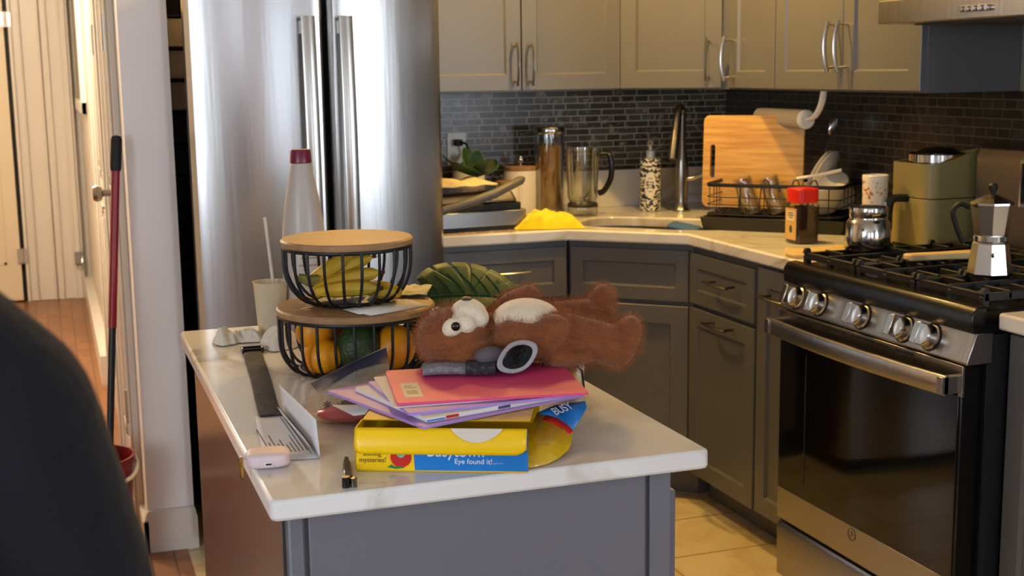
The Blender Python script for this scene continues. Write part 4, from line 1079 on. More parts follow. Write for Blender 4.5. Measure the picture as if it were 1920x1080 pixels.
# ---- black strap with buckle
st_ = MB(); cl_ = [(.349, 2.55), (.338, 2.42), (.326, 2.28), (.314, 2.16), (.303, 2.04)]
pts = smoothpath([(x - .32, y - 2.3, .004) for x, y in cl_], 8)
bs = thing('nylon_strap', 'dark grey woven strap with black buckle lying on the island', 'strap', (.32, 2.3, IZ))
MB().tube([(p.x, p.y, .003 + .002 * abs(math.sin(i * .5))) for i, p in enumerate(pts)], 1, 8, flat=(.0175, .0018)).build('webbing', mat('woven_black', '#26262a', mix='#3a3a3e', scale=60, rough=.85, bump=.3, bscale=300), bs)
bk_ = MB()
bk_.box(-.02 + .029, .02 + .029, .25, .256, .001, .012).box(-.02 + .029, .02 + .029, .232, .237, .001, .011).box(.008, .012, .232, .256, .001, .012).box(.046, .05, .232, .256, .001, .012)
bk_.build('buckle', M_black, bs, bevel=.0015)
# ---- folded leaflet
M_pap = mat('leaflet_paper', '#d5d3d6', rough=.7)
lf_ = thing('folded_leaflet', 'folded white leaflet with printed bars, half standing open', 'leaflet', (.3, 1.9, IZ))
def quad(mb, a, b, c, d, n=8, bow=0., nrm=(0, 0, 1)):
    a, b, c, d = map(Vector, (a, b, c, d)); nrm = Vector(nrm)
    return mb.grid(lambda u, v: (a.lerp(b, u)).lerp(d.lerp(c, u), v) + nrm * bow * math.sin(PI * u) * (1 if 1 else 0), n, n)
o3 = Vector((.3, 1.9, IZ))
W3 = lambda *p: Vector(p) - o3
quad(MB(), W3(.28, 2.048, .9155), W3(.325, 2.044, .9155), W3(.332, 1.787, .9155), W3(.256, 1.80, .9155)).build('flat_page', M_pap, lf_, solid=.0008)
quad(MB(), W3(.326, 2.06, .9165), W3(.333, 1.79, .9165), W3(.331, 1.80, .968), W3(.322, 2.06, .962)).build('raised_page', M_pap, lf_, solid=.0012)
quad(MB(), W3(.322, 2.05, .9175), W3(.327, 1.80, .9175), W3(.318, 1.83, .935), W3(.312, 2.02, .935)).build('inner_page', M_pap, lf_, solid=.0008)
bars = MB(); ink = mat('bar_ink', '#56555c', rough=.7)
for k in range(10):
    x = .27 + .0058 * k; l = (.14, .06, .1, .05, .07, .04, .05, .09, .2, .19)[k]
    y0 = 1.83; bars.box(x - .3, x - .3 + .0016, y0 - 1.9, y0 - 1.9 + l, .0019, .0022)
bars.build('printed_bars', ink, lf_)
# ---- earphone case with ring
ec = thing('earphone_case', 'pale pink earphone charging case at the left edge of the island', 'earphone case', (.259, 1.784, IZ), -.12)
MB().ell((0, 0, .0115), (.031, .026, .0115), fn=lambda u: 1 / max(.35, (abs(u.x) ** 4 + abs(u.y) ** 4 + abs(u.z) ** 4) ** .25 * 1.02) if 1 else 1, n=48, m=30).build('shell', mat('pale_pink_silicone', '#d8c3c6', rough=.5), ec)
po = MB().prism(rbox(-.006, .006, .0065, .0115, .0024, 4), -.0268, -.0255, 'y').build('port_surround', M_white, ec)
MB().prism(rbox(-.0042, .0042, .0078, .0102, .0011, 4), -.0275, -.0265, 'y').build('charging_port', M_blackm, po)
MB().tube([(-.0365 + .0015 * math.cos(2 * PI * k / 30), -.005 + .0055 * math.cos(2 * PI * k / 30), .0005 + .0145 * math.sin(2 * PI * k / 30)) for k in range(30)], .0015, 8, True).build('ring', mat('gold_ring', '#c9a352', rough=.2, metal=1.), ec)
MB().tube([(-.029, -.002, .0135), (-.035, -.003, .0155), (-.037, -.004, .0135)], .0025, 8).build('loop', mat('pale_pink_silicone', '#d8c3c6'), ec)
# ---- pocket tool
nc = thing('nail_clipper', 'black nail clipper lying in front of the game box corner', 'nail clipper', (.353, 1.697, IZ), -.19)
MB().prism([(-.007, -.055), (-.0085, -.03), (-.0065, .03), (-.005, .058), (.003, .06), (.0055, .03), (.007, -.03), (.006, -.055)], 0, .005).build('lower_jaw', M_black, nc, bevel=.0012)
MB().prism([(-.006, -.05), (-.006, .0), (-.0035, .056), (.002, .056), (.004, 0), (.005, -.05)], .008, .012).xf(Matrix.Rotation(-.04, 4, 'X')).build('lever', mat('black_gloss', '#101013', rough=.15), nc, bevel=.0012)
MB().lathe([(.0055, 0), (.0055, .0145), (0, .0145)], 16, (-.004, -.052, 0)).build('pivot', M_black, nc)
MB().lathe([(.0045, 0), (.0045, .0125), (0, .0125)], 16, (.006, -.052, 0)).build('rivet', M_hndd, nc)

# ---- game box
M_yel = mat('box_yellow', '#f3c500', rough=.3); M_blu = mat('box_blue', '#1c77c4', rough=.3); M_yel2 = mat('box_inner_yellow', '#d8ae10', rough=.22)
e = Vector((.2155, -.0968, 0)).normalized(); nB = Vector((-e.y, e.x, 0)); o0 = Vector((.3665, 1.7105, IZ)); BL = .236; BD = .25; BH = .06
gb = thing('game_box', 'open yellow and blue game box under the stack of folders', 'game box', tuple(o0), math.atan2(e.y, e.x))
MB().box(0, BL, .0, BD, .0005, .0025).box(0, .0015, 0, BD, .0025, BH).box(0, BL, BD - .0015, BD, .0025, BH).build('carton', M_yel2, gb)
MB().box(0, BL, .05, BD, BH - .0015, BH).build('top_panel', M_yel2, gb)
fp = MB(); fp.box(0, BL * .345, 0, .0015, .0025, BH); fpo = fp.build('front_panel', M_yel, gb)
MB().prism([(BL * .345, .0025), (BL, .0025), (BL, BH), (BL * .335, BH), (BL * .34, .03)], 0, .0015, 'y').build('front_panel', M_blu, gb)
# flap folded down over the front
fl_ = MB(); pts2 = [(.002, BH + .001), (BL - .002, BH + .003)]
def flp(u, v):
    sag = .0
    x = BL * (.004 + .992 * u); w = .034
    if v < .25: yy, zz = .0, BH + .0015
    tt = v
    rr = 1.0
    if u > .93: rr = 1 - ((u - .93) / .07) ** 2 * .22
    if u < .04: rr = 1 - ((.04 - u) / .04) ** 2 * .15
    return (x, .001 - .010 * tt * rr - .004 * math.sin(PI * tt), BH + .0015 - w * tt * rr)
fl_.grid(flp, 40, 8); fl_.build('folded_flap', M_yel, gb, solid=.0012)
# torn white patch at the flap's upper edge
tw = MB().grid(lambda u, v: (BL * (.56 + .3 * u), -.0024 - .010 * (v * .5 * math.sin(PI * u)) - .004 * math.sin(PI * v * .5 * math.sin(PI * u)), BH + .0024 - .034 * (v * .5 * math.sin(PI * u) ** .7)), 20, 6)
tw.build('torn_patch', mat('torn_paper', '#d9cfc0', rough=.9), gb)
M_wt = mat('print_white', '#e9ecf0', rough=.4); M_ink = mat('print_ink', '#6b4a22', rough=.5); M_red = mat('print_red', '#c6231c', rough=.3); M_grn = mat('print_green', '#2f7a34', rough=.4)
fz = frame((0, 0, 0), (1, 0, 0), (0, 0, 1))
def ptxt(s, x, z, size, m, sx=1.): return text('lettering', s, m, gb, (x, -.0007, z), (PI / 2, 0, 0), size, ext=.0002, sx=sx)
ptxt('Eye found it!', .136, .0125, .0102, M_wt, 1.0)
ptxt('Busytown', .098, .0225, .021, M_wt, .95)
ptxt('mysteries!', .005, .0135, .0098, M_ink, .93)
ptxt('solving', .011, .0225, .0098, M_ink, .93)
ptxt('game', .189, .0125, .0045, mat('print_pale_blue', '#8fb6dc', rough=.4), 1.4)
ap = MB().prism([(.063 + .0145 * math.cos(2 * PI * k / 28), .021 + .0145 * math.sin(2 * PI * k / 28)) for k in range(28)], -.001, 0, 'y').build('printed_red_fruit', M_red, gb)
MB().prism([(.063 + .006 * math.cos(2 * PI * k / 20), .0262 + .006 * math.sin(2 * PI * k / 20)) for k in range(20)], -.0014, -.001, 'y').build('printed_disc', mat('print_mint', '#7fae8c'), ap)
MB().prism([(.044, .0068), (.05, .0105), (.054, .0075), (.06, .009), (.068, .0062), (.056, .0045)], -.0014, 0, 'y').build('printed_leaf', M_grn, gb)
# end flaps of the open right side
inv = gb.matrix_basis.inverted()
def flat3(name, pts, m, parent, th=.001):
    o = MB().add([inv @ Vector(p) for p in pts], [list(range(len(pts)))]).build(name, m, parent, solid=th)
    return o
tongue = [(.6426, 1.7410, .9609), (.6196, 1.7100, .9466), (.5828, 1.6660, .9283), (.5757, 1.6420, .9195), (.5816, 1.6350, .9170), (.5917, 1.6310, .9158), (.6186, 1.6380, .9158), (.6418, 1.6530, .9175), (.6626, 1.6710, .9219), (.6723, 1.6830, .9269), (.6845, 1.7070, .9381), (.6791, 1.7180, .9446), (.6698, 1.7300, .9521), (.6547, 1.7360, .9569)]
blue = [(.6426, 1.7410, .9609), (.6547, 1.7360, .9569), (.6698, 1.7300, .9521), (.6791, 1.7180, .9446), (.6845, 1.7070, .9381), (.7241, 1.7500, .9578), (.7269, 1.7630, .9649), (.6754, 1.7550, .9654)]
c3 = sum((Vector(p) for p in tongue), Vector()) / len(tongue)
flat3('end_flap', tongue, mat('flap_yellow', '#e0b418', rough=.12, coat=.6, bump=.15, bscale=60), gb)
flat3('end_flap', blue, M_blu, gb)
# arc of red print and letters on the blue end flap
A_, B_ = Vector((.6527, 1.735, .9566)), Vector((.7101, 1.747, .9575))
nrm = (Vector(blue[5]) - Vector(blue[0])).cross(Vector(blue[4]) - Vector(blue[0])).normalized()
if nrm.y > 0: nrm = -nrm
xd = (Vector((.712, 1.752, .960)) - Vector((.668, 1.734, .9545))).normalized()
yd = nrm.cross(xd)
text('lettering', 'BUSY', M_wt, gb, None, None, .021, mw=frame(Vector((.669, 1.7345, .9548)) + nrm * .0018, xd, yd), sx=.75)
red = [Vector(p) + nrm * .001 for p in tongue[10:14]]
rl = MB()
ra = [Vector(p) + nrm * .0012 for p in (tongue[13], tongue[12], tongue[11], tongue[10])]
rb_ = [p + Vector((-.012, -.011, -.0055)) for p in ra]
rl.add([inv @ p for p in ra + rb_], [(i, i + 1, i + 5, i + 4) for i in range(3)]).build('printed_red_arc', M_red, gb, solid=.0006)

# ---- stack of folders and papers
def sheet(name, F, R_, L_, z, th, m, label, cat, group=None, corner=.004):
    F = Vector((*F, 0)); R_ = Vector((*R_, 0)); L_ = Vector((*L_, 0)); ex = (R_ - F); w = ex.length; ex.normalize(); ey = Vector((-ex.y, ex.x, 0)); h = (L_ - F).dot(ey)
    o = MB().prism(rbox(0, w, 0, h, corner, 3), 0, th).build(name, m, None, loc=(F.x, F.y, z), rot=(0, 0, math.atan2(ex.y, ex.x)))
    return tag(o, label, cat, group)
M_pur = mat('lilac_card', '#a583c8', rough=.5); M_wp = mat('white_paper', '#d9d4cf'); M_pink = mat('pink_card', '#dc4478', rough=.5)
z = IZ + BH + .001
G5 = 'folders and papers stacked on the game box'
sheet('folder', (.452, 1.667), (.722, 1.752), (.385, 1.925), z, .004, M_pur, 'lilac folder at the bottom of the stack, corner pointing forward', 'folder', G5); z += .0042
sheet('booklet', (.462, 1.685), (.717, 1.747), (.41, 1.90), z, .006, M_wp, 'white printed booklet between the two lilac folders', 'booklet', G5)
bko = SC.objects[-1] if 0 else None
bl_ = [o for o in COL.objects if o.name.startswith('booklet')][0]
MB().box(.03, .05, -.0006, .0, .001, .005).build('red_mark', M_red, bl_); MB().box(.0, .028, -.0006, 0, .001, .003).build('blue_mark', M_blu, bl_)
MB().box(.115, .135, -.0006, 0, .001, .005).build('dark_mark', mat('print_navy', '#3b3f66'), bl_); z += .0062
sheet('folder', (.442, 1.706), (.703, 1.718), (.436, 1.91), z, .004, M_pur, 'upper lilac folder, directly below the white sheet', 'folder', G5); z += .0042
sheet('paper_sheet', (.43, 1.738), (.70, 1.715), (.455, 1.93), z, .0012, M_wp, 'thin white sheet sticking out left under the pink folder', 'paper', G5); z += .0015
PZ = z
pf_ = sheet('folder', (.436, 1.745), (.707, 1.70), (.472, 1.95), PZ, .0035, M_pink, 'bright pink folder with barcode sticker on top of the stack', 'folder', G5)
sticker = MB().box(.014, .04, .03, .115, .0035, .0039).build('barcode_sticker', mat('sticker_cream', '#d9c9b8', rough=.6), pf_)
bc = MB()
for k in range(9): bc.box(.019 + .0018 * k, .0199 + .0018 * k, .045, .068, .0039, .0041)
bc.box(.018, .036, .085, .088, .0039, .0041).box(.018, .03, .095, .098, .0039, .0041)
bc.build('barcode', M_ink, sticker)
PT = PZ + .0035

# ---- zip bag leaning on the basket
zb = thing('zip_bag', 'empty clear zip bag with dark blue seal leaning on the lower basket', 'plastic bag', (.46, 2.1, IZ))
ob = Vector((.46, 2.1, IZ))
def bagf(u, v):
    TL, TR = Vector((.384, 2.135, .942)), Vector((.522, 2.158, .988)); BLc, BRc = Vector((.402, 1.99, .922)), Vector((.507, 2.05, .93))
    p = TL.lerp(TR, u).lerp(BLc.lerp(BRc, u), v) - ob
    k = mnoise.noise((u * 3, v * 3, 2)) * .012 * v
    return p + Vector((0, -k * .5, k + .012 * math.sin(PI * v) * math.sin(PI * u)))
MB().grid(bagf, 18, 14).build('film', mat('grey_clear_film', '#b9b6b0', rough=.18, alpha=.45, spec=.7), zb)
MB().grid(lambda u, v: Vector(bagf(u, .03 + v * .33)) + Vector((0, -.0012, .0008)), 18, 6).build('seal_band', mat('dark_blue_film', '#27304f', rough=.3, alpha=.92), zb)
# dark photo card and white slip
pc = MB().box(-.05, .05, -.035, .035, 0, .0012).build('photo_card', mat('dark_card', '#25281f', rough=.35), None, loc=(.452, 1.935, IZ + .048), rot=(.12, -.14, -.5))
tag(pc, 'dark card with yellow stripes tucked between zip bag and pink folder', 'card')
MB().add([(-.03, .03, .002), (-.022, .034, .002), (.035, -.028, .002), (.03, -.033, .002)], [(0, 1, 2, 3)]).build('stripe', mat('stripe_tan', '#c99a4f', rough=.4), pc, solid=.0006)
MB().add([(-.01, -.032, .002), (.045, -.004, .002), (.045, .006, .002), (-.012, -.026, .002)], [(0, 1, 2, 3)]).build('stripe', mat('stripe_yellow', '#d8c06a', rough=.4), pc, solid=.0006)
ws_ = MB().add([(-.05, .035, .0), (.05, -.02, .0), (.06, -.045, .002), (-.035, -.03, .004)], [(0, 1, 2, 3)]).build('receipt', M_wp, None, loc=(.43, 1.885, IZ + .043), rot=(.12, -.1, .05), solid=.0008)
tag(ws_, 'white receipt slip lying between candy bag and card', 'receipt')
# clear bag with pink sweets
cb = thing('sweet_bag', 'small clear bag of pink sweets left of the game box', 'bag', (.415, 1.985, IZ))
def cbf(u, v):
    a = 2 * PI * u; r = math.sin(PI * v) ** .6
    x = .068 * r * math.cos(a); y = .068 * r * math.sin(a) * .95
    return (x + .01 * mnoise.noise((u * 5, v * 4, 1)), y, max(.0, .02 - .02 * math.cos(PI * v) + .007 * mnoise.noise((math.cos(a) * 3, math.sin(a) * 3, v * 4))) + .001)
MB().grid(cbf, 36, 14, True).build('film', mat('sweet_film', '#cfcac6', rough=.12, alpha=.22, spec=.9), cb)
pk = MB().ell((.0, -.012, .0125), (.05, .03, .0115), Matrix.Rotation(-.35, 3, 'Z'), fn=lambda u: 1 + .12 * mnoise.noise((u.x * 3, u.y * 3, u.z * 3))).build('pink_filling', mat('candy_pink', '#e0365a', rough=.25, sss=.2), cb)
for cx, cy, r in ((-.01, -.014, .01), (.03, -.03, .01), (-.03, .004, .007)):
    s5 = MB()
    for k in range(4):
        a = PI * k / 4; s5.box(-r, r, -.0013, .0013, 0, .001).xf(Matrix.Identity(4)) if 0 else None
        d = Vector((math.cos(a), math.sin(a) * .6, math.sin(a) * .8)) * r
        s5.tube([Vector((cx, cy, .0245)) - d, Vector((cx, cy, .0245)) + d], .0012, 6)
    s5.build('printed_star', mat('star_ink', '#2a1d24', rough=.5), cb)

# ---- monstera leaf
ml = thing('monstera_leaf', 'large dark green split leaf standing behind the teddy bear', 'leaf', (.70, 2.42, IZ))
Lf = MB()
def leafshape():
    n = 220; outline = []
    for k in range(n):
        a = 2 * PI * k / n
        x = .117 * math.cos(a); y = .097 * math.sin(a) * (1 - .12 * math.cos(a)); c = abs(math.sin(a)); cut = 1.0
        ph = (math.cos(a) + 1) * 3.0 + .15
        if c > .3:
            w = abs((ph % 1) - .5)
            if w < .09: cut = .38 + .62 * (w / .09) ** 2
        outline.append((x + .03 * (1 - cut), y * cut))
    return outline
ol_ = leafshape(); vs = []; fs = []; n = len(ol_); rings = 6
def lz(px, py): return -1.2 * px * px + .12 * abs(py) - 1.5 * py * py
for r in range(1, rings + 1):
    for x, y in ol_: vs.append((x * r / rings, y * r / rings, lz(x * r / rings, y * r / rings)))
vs.append((0, 0, 0))
for k in range(n): fs.append((len(vs) - 1, k, (k + 1) % n))
for r in range(rings - 1):
    for k in range(n): fs.append((r * n + k, r * n + n + k, r * n + n + (k + 1) % n, r * n + (k + 1) % n))
M_leaf = mat('monstera_green', '#173a1a', mix='#22481e', scale=12, rough=.5, spec=.3)
LM = frame((.066, .03, .1), (1., -.05, -.07), (.1, .7, .5))
lo_ = MB().add(vs, fs).xf(LM).build('blade', M_leaf, ml, solid=.0008, ang=180)
vn = MB(); LP = lambda x, y: LM @ Vector((x, y, lz(x, y) + .0012))
vn.tube([LP(-.1 + .2 * k / 10, 0) for k in range(11)], .0016, 6)
for k in range(6):
    for s in (-1, 1):
        x0 = -.06 + .026 * k; vn.tube([LP(x0, 0), LP(x0 - .01, s * .025), LP(x0 - .028, s * .06)], .0009, 5)
vn.build('veins', mat('leaf_vein', '#18351a', rough=.5), ml)
MB().tube(smoothpath([LM @ Vector((-.09, 0, -.01)), (-.02, .1, .08), (.02, .17, .03), (.05, .2, .004)]), .0025, 8).build('stem', M_leaf, ml)
# wrapper behind the bear
wp = thing('snack_wrapper', 'crinkled yellow and white wrapper behind the teddy bear arm', 'wrapper', (.795, 2.0, IZ))
MB().grid(lambda u, v: (-.03 + .06 * u, .02 * math.sin(u * 7) * (1 - v), .058 * v + .006 * mnoise.noise((u * 6, v * 6, 0))), 14, 10).build('film', mat('wrapper_print', '#cf9a2c', mix='#ddd3c0', scale=30, lo=.45, hi=.55, rough=.3), wp, solid=.001)
MB().tube([(-.025, -.012, .06), (-.008, -.014, .03), (.004, -.012, .002)], .0016, 6).tube([(.0, -.004, .062), (.022, -.006, .04), (.028, -.002, .002)], .0016, 6).build('dark_band', M_blackm, wp)

# ---- sock
M_sock = mat('grey_knit', '#8d8b8e', mix='#6b6a70', scale=90, rough=.95, bump=.4, bscale=400)
M_sock2 = mat('dark_knit', '#2c2b2e', mix='#59575b', scale=120, lo=.55, hi=.7, rough=.95)
sx = thing('sock', 'grey and black sock lying under the bear head with open cuff', 'sock', (.58, 1.86, PT))
MB().tube(smoothpath([(-.064, .038, .009), (-.03, .028, .01), (.0, .018, .009), (.03, .002, .01)], 8), 1, 14, flat=(.024, .0085)).build('foot', M_sock, sx)
MB().tube(smoothpath([(-.002, .016, .011), (.02, .008, .011), (.042, -.002, .012)], 6), 1, 14, flat=(.026, .0105)).build('dark_band', M_sock2, sx)
MB().ell((.035, .008, .028), (.026, .016, .014), n=16, m=10).build('fold', mat('mauve_knit', '#5c5258', rough=.95), sx)
cf = MB(); nC = 28
def cuff(r, d):
    out = []
    for k in range(nC):
        a = 2 * PI * k / nC
        x = .034 * r * math.cos(a) * (1 + .1 * math.sin(2 * a)); zz = .024 * r * math.sin(a) + .006 * math.cos(a) * r
        out.append((.068 + x + d * .25, -.022 + d + zz * .15, .029 + zz))
    return out
R = [cuff(.74, .03), cuff(.9, .012), cuff(1.02, 0), cuff(.92, -.004), cuff(.72, .0)]
vs = [p for r in R for p in r]
fs = [(k * nC + i, k * nC + (i + 1) % nC, k * nC + nC + (i + 1) % nC, k * nC + nC + i) for k in range(4) for i in range(nC)]
cf.add(vs, fs).build('cuff', mat('pale_knit', '#a29fa2', rough=.95, bump=.4, bscale=400), sx, sub=1)
R = [cuff(.73, .0005), cuff(.6, .022), cuff(.2, .032)]
vs = [p for r in R for p in r]; fs = [(k * nC + i, k * nC + (i + 1) % nC, k * nC + nC + (i + 1) % nC, k * nC + nC + i) for k in range(2) for i in range(nC)] + [[2 * nC + i for i in range(nC)]]
MB().add(vs, fs).build('cuff_lining', mat('black_knit', '#1a1a1b', mix='#333335', scale=150, rough=1.), sx)

# ---- teddy bear lying on its back
M_furb = mat('brown_plush', '#84481f', rough=.9, sheen=.4)
tdy = thing('teddy_bear', 'brown teddy bear with cream muzzle and belly lying on its back on the folders', 'teddy bear', (.68, 1.95, PT))
ot = Vector((.68, 1.95, PT))
def T_(x, y, z): return Vector((x, y, z)) - ot
K = MB()
def seg(a, b, ra, rb, sc=(1, 1, 1)):
    a = T_(*a); b = T_(*b)
    for k in range(7):
        t = k / 6; r = ra + (rb - ra) * t; K.ell(a.lerp(b, t), (r * sc[0], r * sc[1], r * sc[2]), n=18, m=12)
K.ell(T_(.583, 1.955, 1.036), (.059, .062, .05))
K.ell(T_(.598, 1.93, 1.02), (.047, .05, .036))
K.ell(T_(.604, 1.905, 1.005), (.042, .02, .019))          # near ear, flattened
K.ell(T_(.604, 2.01, 1.01), (.03, .02, .022))
seg((.64, 1.95, 1.035), (.66, 1.95, 1.035), .036, .04)
K.ell(T_(.695, 1.955, 1.035), (.066, .062, .046)); K.ell(T_(.735, 1.95, 1.03), (.05, .062, .042))
seg((.662, 1.90, 1.04), (.70, 1.882, 1.036), .03, .028); seg((.70, 1.882, 1.036), (.722, 1.878, 1.052), .028, .026)   # near arm
seg((.74, 1.893, 1.04), (.74, 1.89, 1.0), .027, .024)
seg((.728, 1.875, 1.008), (.77, 1.872, 1.005), .017, .013, (1.2, 1.2, .8))                                          # hand on the folder
seg((.675, 2.0, 1.05), (.705, 2.02, 1.07), .024, .023); seg((.705, 2.02, 1.07), (.737, 2.03, 1.08), .023, .02)          # far arm
seg((.75, 1.90, 1.037), (.822, 1.882, 1.018), .036, .034)                                                          # near leg
K.ell(T_(.84, 1.88, 1.022), (.024, .034, .044), Matrix.Rotation(.42, 3, 'Y'))
K.ell(T_(.848, 1.88, 1.036), (.02, .03, .03), Matrix.Rotation(.4, 3, 'Y'))
seg((.755, 2.0, 1.043), (.842, 2.02, 1.043), .03, .028)                                                            # far leg
K.ell(T_(.866, 2.025, 1.056), (.022, .031, .038), Matrix.Rotation(.12, 3, 'Y'))
body = fuse(K, 'body', M_furb, tdy, .0045, 5)
# fur strands
M_hair = mat('plush_strand', '#a5602b', mix='#854a1c', scale=30, rough=.8, sheen=.2)
body.data.materials.append(M_hair)
vg = body.vertex_groups.new(name='fur')
MZ = [(T_(.602, 1.945, 1.082), .03), (T_(.567, 1.915, 1.07), .014), (T_(.685, 1.935, 1.085), .035)]
md = body.modifiers.new('fur', 'PARTICLE_SYSTEM'); ps = body.particle_systems[0]; s_ = ps.settings
s_.type = 'HAIR'; s_.count = 26000; s_.hair_length = .0075; s_.hair_step = 3; s_.render_step = 2; s_.display_step = 2
s_.emit_from = 'FACE'; s_.use_emit_random = True; s_.material = 2
s_.normal_factor = .0024; s_.tangent_factor = .0; s_.object_align_factor = (.0, .0, .0)
s_.factor_random = .0018; s_.brownian_factor = .0
s_.use_advanced_hair = True; s_.length_random = .5
s_.root_radius = 1.; s_.tip_radius = .3; s_.radius_scale = .00045; s_.use_hair_bspline = False
s_.child_type = 'NONE'
M_cream = mat('cream_plush', '#dccbb0', rough=.9, sheen=.3, bump=.25, bscale=120)
Kz = MB(); Kz.ell(T_(.602, 1.937, 1.078), (.0285, .03, .0225)); Kz.ell(T_(.612, 1.935, 1.07), (.022, .03, .02)); Kz.ell(T_(.588, 1.922, 1.064), (.022, .028, .02))
fuse(Kz, 'muzzle', M_cream, tdy, .003, 6)
Kz = MB(); Kz.ell(T_(.568, 1.908, 1.062), (.018, .013, .0155), Matrix.Rotation(-.4, 3, 'Y')); fuse(Kz, 'eye_patch', M_cream, tdy, .003, 3)
Kz = MB(); Kz.ell(T_(.568, 1.985, 1.068), (.018, .013, .0145)); fuse(Kz, 'eye_patch', M_cream, tdy, .003, 3)
M_eye = mat('amber_eye', '#1e0f08', rough=.08)
for p in ((.569, 1.8965, 1.066), (.569, 1.997, 1.072)):
    ey = MB().ell(T_(*p), (.0072, .0045, .0072)).build('eye', M_eye, tdy)
MB().ell(T_(.6, 1.937, 1.1), (.008, .01, .004)).build('nose', mat('nose_brown', '#3a2a20', rough=.5), tdy)
Kz = MB(); Kz.ell(T_(.697, 1.932, 1.057), (.058, .054, .038), Matrix.Rotation(.03, 3, 'Y')); fuse(Kz, 'belly_patch', M_cream, tdy, .004, 4)
# ================================================================== person standing close on the left
pe = thing('person', 'person in a dark navy sweatshirt standing close by on the left, seen from behind', 'person', (-.178, .75, 0), .12)
def limb(mb, pts, rad, n=14):
    for (a, b), (ra, rb) in zip(zip(pts, pts[1:]), zip(rad, rad[1:])):
        a = Vector(a); b = Vector(b)
        for k in range(9):
            t = k / 8; mb.ell(a.lerp(b, t), [ra + (rb - ra) * t] * 3, n=n, m=10)
# local: faces +y (towards the island)
B = MB()
limb(B, [(0, .0, .86), (0, -.01, 1.0), (0, -.01, 1.15), (0, -.005, 1.25)], [.125, .115, .125, .1])
B.ell((0, -.01, 1.2), (.165, .085, .1))
limb(B, [(0, 0, 1.28), (0, .015, 1.43)], [.052, .047])
for s in (-1, 1):
    limb(B, [(s * .09, 0, .84), (s * .095, .01, .46), (s * .095, -.015, .09)], [.085, .055, .036])
    B.ell((s * .1, .05, .045), (.042, .11, .04))
    limb(B, [(s * .13, -.005, 1.255), (s * .185, -.02, 1.0), (s * .2, .05, .78)], [.052, .04, .028])
    B.ell((s * .2, .075, .715), (.016, .035, .045))
    for k in range(4):
        limb(B, [(s * .2, .05 + .017 * k, .685), (s * .199, .055 + .017 * k, .65), (s * .192, .062 + .016 * k, .615 + .008 * abs(k - 1.6))], [.0095, .009, .0075], 10)
    limb(B, [(s * .196, .098, .72), (s * .19, .118, .695), (s * .188, .122, .665)], [.011, .0095, .0085], 10)
B.ell((0, .03, 1.545), (.072, .09, .105))
B.ell((0, .05, 1.485), (.055, .07, .06))
B.ell((0, .125, 1.53), (.011, .015, .018))
for s in (-1, 1): B.ell((s * .073, .02, 1.535), (.01, .018, .03))
fuse(B, 'body', mat('skin', '#b98b70', rough=.55, sss=.1), pe, .008, 8)
eb = MB()
for s in (-1, 1): MB().ell((s * .03, .108, 1.552), (.012, .009, .008)).build('eye', M_white, pe)
MB().ell((0, .116, 1.485), (.022, .007, .006)).build('mouth', mat('lip', '#8a4c44', rough=.5), pe)
Hr = MB(); Hr.ell((0, .012, 1.57), (.083, .092, .1)); Hr.ell((0, -.03, 1.505), (.075, .06, .1)); Hr.ell((0, -.05, 1.435), (.06, .04, .08))
fuse(Hr, 'hair', mat('dark_hair', '#20160f', rough=.5, bump=.5, bscale=120, bstretch=(1, 1, .1)), pe, .008, 6)
M_navy = mat('navy_fleece', '#0d1018', rough=.95, sheen=.04, bump=.2, bscale=90)
S = MB()
limb(S, [(0, .0, .88), (0, -.01, 1.0), (0, -.01, 1.15), (0, -.005, 1.24)], [.145, .135, .14, .115])
S.ell((0, -.01, 1.23), (.165, .1, .1))
limb(S, [(0, -.002, 1.25), (0, .0, 1.35)], [.085, .066])
for s in (-1, 1):
    limb(S, [(s * .045, -.005, 1.345), (s * .09, -.006, 1.305), (s * .13, -.008, 1.262)], [.06, .066, .068])
    limb(S, [(s * .13, -.008, 1.262), (s * .16, -.01, 1.168), (s * .19, -.02, 1.0), (s * .2, .047, .79)], [.068, .061, .054, .042])
fuse(S, 'sweatshirt', M_navy, pe, .009, 6)
Tr = MB()
limb(Tr, [(0, 0, .9), (0, 0, .82)], [.135, .125])
for s in (-1, 1): limb(Tr, [(s * .09, 0, .84), (s * .095, .012, .46), (s * .095, -.012, .1)], [.1, .072, .058])
fuse(Tr, 'trousers', mat('dark_denim', '#1a1d26', rough=.9), pe, .009, 5)
for s in (-1, 1):
    sh = MB().ell((s * .1, .05, .05), (.05, .125, .046)); sh.ell((s * .098, -.02, .075), (.047, .055, .05)); sh.ell((s * .1, .04, .02), (.052, .13, .02))
    fuse(sh, 'shoe', mat('black_shoe', '#17171a', rough=.6), pe, .008, 4)
# ================================================================== camera and light
f_px = 2472.; pitch, roll, yaw = .1646, -.0142, .3354
fw = Vector((math.sin(yaw) * math.cos(pitch), math.cos(yaw) * math.cos(pitch), -math.sin(pitch)))
rt = Vector((math.cos(yaw), -math.sin(yaw), 0)); upv = rt.cross(fw)
r2 = rt * math.cos(roll) + upv * math.sin(roll); u2 = upv * math.cos(roll) - rt * math.sin(roll)
cd = bpy.data.cameras.new('camera'); cam = bpy.data.objects.new('camera', cd); COL.objects.link(cam)
cam.matrix_world = Matrix(((r2.x, u2.x, -fw.x, 0), (r2.y, u2.y, -fw.y, 0), (r2.z, u2.z, -fw.z, 1.453), (0, 0, 0, 1)))
cd.sensor_width = 36; cd.lens = f_px / 1920 * 36; cd.clip_start = .05; cd.clip_end = 60
cd.dof.use_dof = True; cd.dof.focus_distance = 2.15; cd.dof.aperture_fstop = cd.lens / 4.8
SC.camera = cam

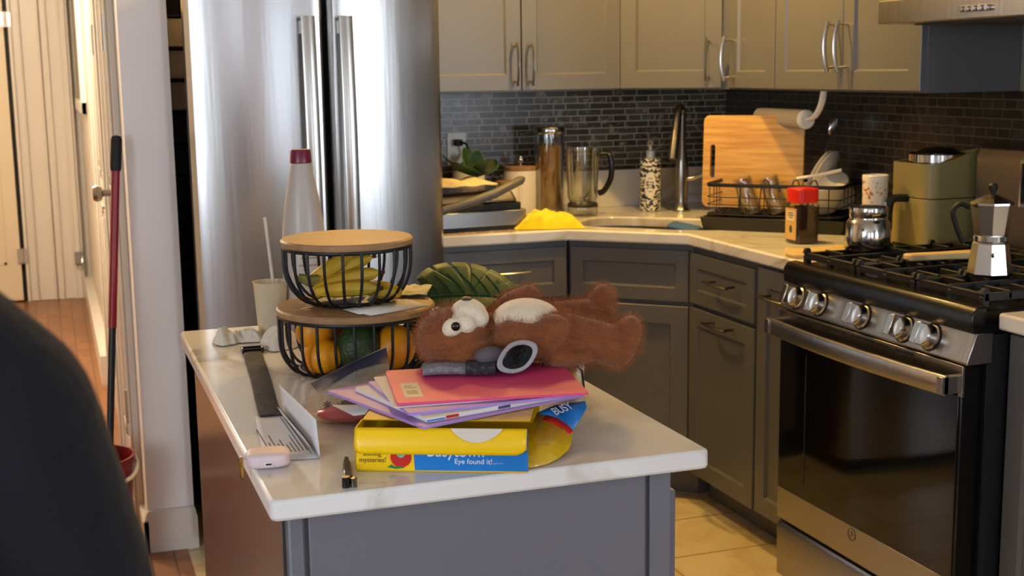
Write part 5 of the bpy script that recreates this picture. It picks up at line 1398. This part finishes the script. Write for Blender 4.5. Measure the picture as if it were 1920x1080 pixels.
def area(name, loc, rot, sx, sy, e, col):
    l = bpy.data.lights.new(name, 'AREA'); l.shape = 'RECTANGLE'; l.size = sx; l.size_y = sy; l.energy = e; l.color = col
    o = bpy.data.objects.new(name, l); COL.objects.link(o); o.location = loc; o.rotation_euler = rot; return o
WIN_E = (22, 22, 120)
for i, (a, b) in enumerate(WX):
    area('daylight_window_%d' % (i + 1), ((a + b) / 2, -2.98, 1.45), (PI / 2, 0, 0), b - a, 1.4, WIN_E[i] if 'WIN_E' in globals() else 60, (.74, .86, 1.0))
area('daylight_window_4', (-2.48, -.8, 1.45), (PI / 2, 0, -PI / 2), 2.2, 1.5, 125, (.76, .87, 1.0))  # daylight for the added left window
# flush ceiling lamps with warm bulbs; the second is added to brighten the island
for LX, LY, EN, lab in ((.97, 4.33, 50, 'flush ceiling lamp in front of the fridge top'), (1.86, 3.62, 62, 'added flush ceiling lamp over the floor before the sink')):
    lp = thing('ceiling_lamp', lab, 'lamp', (LX, LY, 2.45), 0, 'kitchen ceiling lamps')
    MB().lathe([(.0, 0), (.14, 0), (.14, -.02), (.05, -.03), (0, -.03)], 32).build('canopy', M_white, lp)
    MB().lathe([(.03, -.03), (.03, -.05), (.02, -.055), (0, -.055)], 24).build('socket', M_white, lp)
    l = bpy.data.lights.new('lamp_bulb', 'POINT'); l.energy = EN; l.color = (1., .61, .17); l.shadow_soft_size = .03
    o = bpy.data.objects.new('lamp_bulb', l); COL.objects.link(o); o.location = (LX, LY, 2.33)
l = bpy.data.lights.new('hall_fill_light', 'POINT'); l.energy = 130; l.color = (1., .80, .58); l.shadow_soft_size = .1  # added fill to warm the hall, no lamp fitting there
o = bpy.data.objects.new('hall_fill_light', l); COL.objects.link(o); o.location = (-.5, 6.2, 2.2)
w = bpy.data.worlds.new('sky'); SC.world = w; w.use_nodes = True
w.node_tree.nodes['Background'].inputs[0].default_value = (.7, .82, 1, 1); w.node_tree.nodes['Background'].inputs[1].default_value = .8
SC.view_settings.view_transform = 'Standard'; SC.view_settings.look = 'None'; SC.view_settings.gamma = 1
SC.view_settings.exposure = -.04; SC.view_settings.use_curve_mapping = False
SC.cycles.use_denoising = True; SC.cycles.max_bounces = 8; SC.cycles.sample_clamp_indirect = 6
SC.cycles.caustics_reflective = False; SC.cycles.caustics_refractive = False
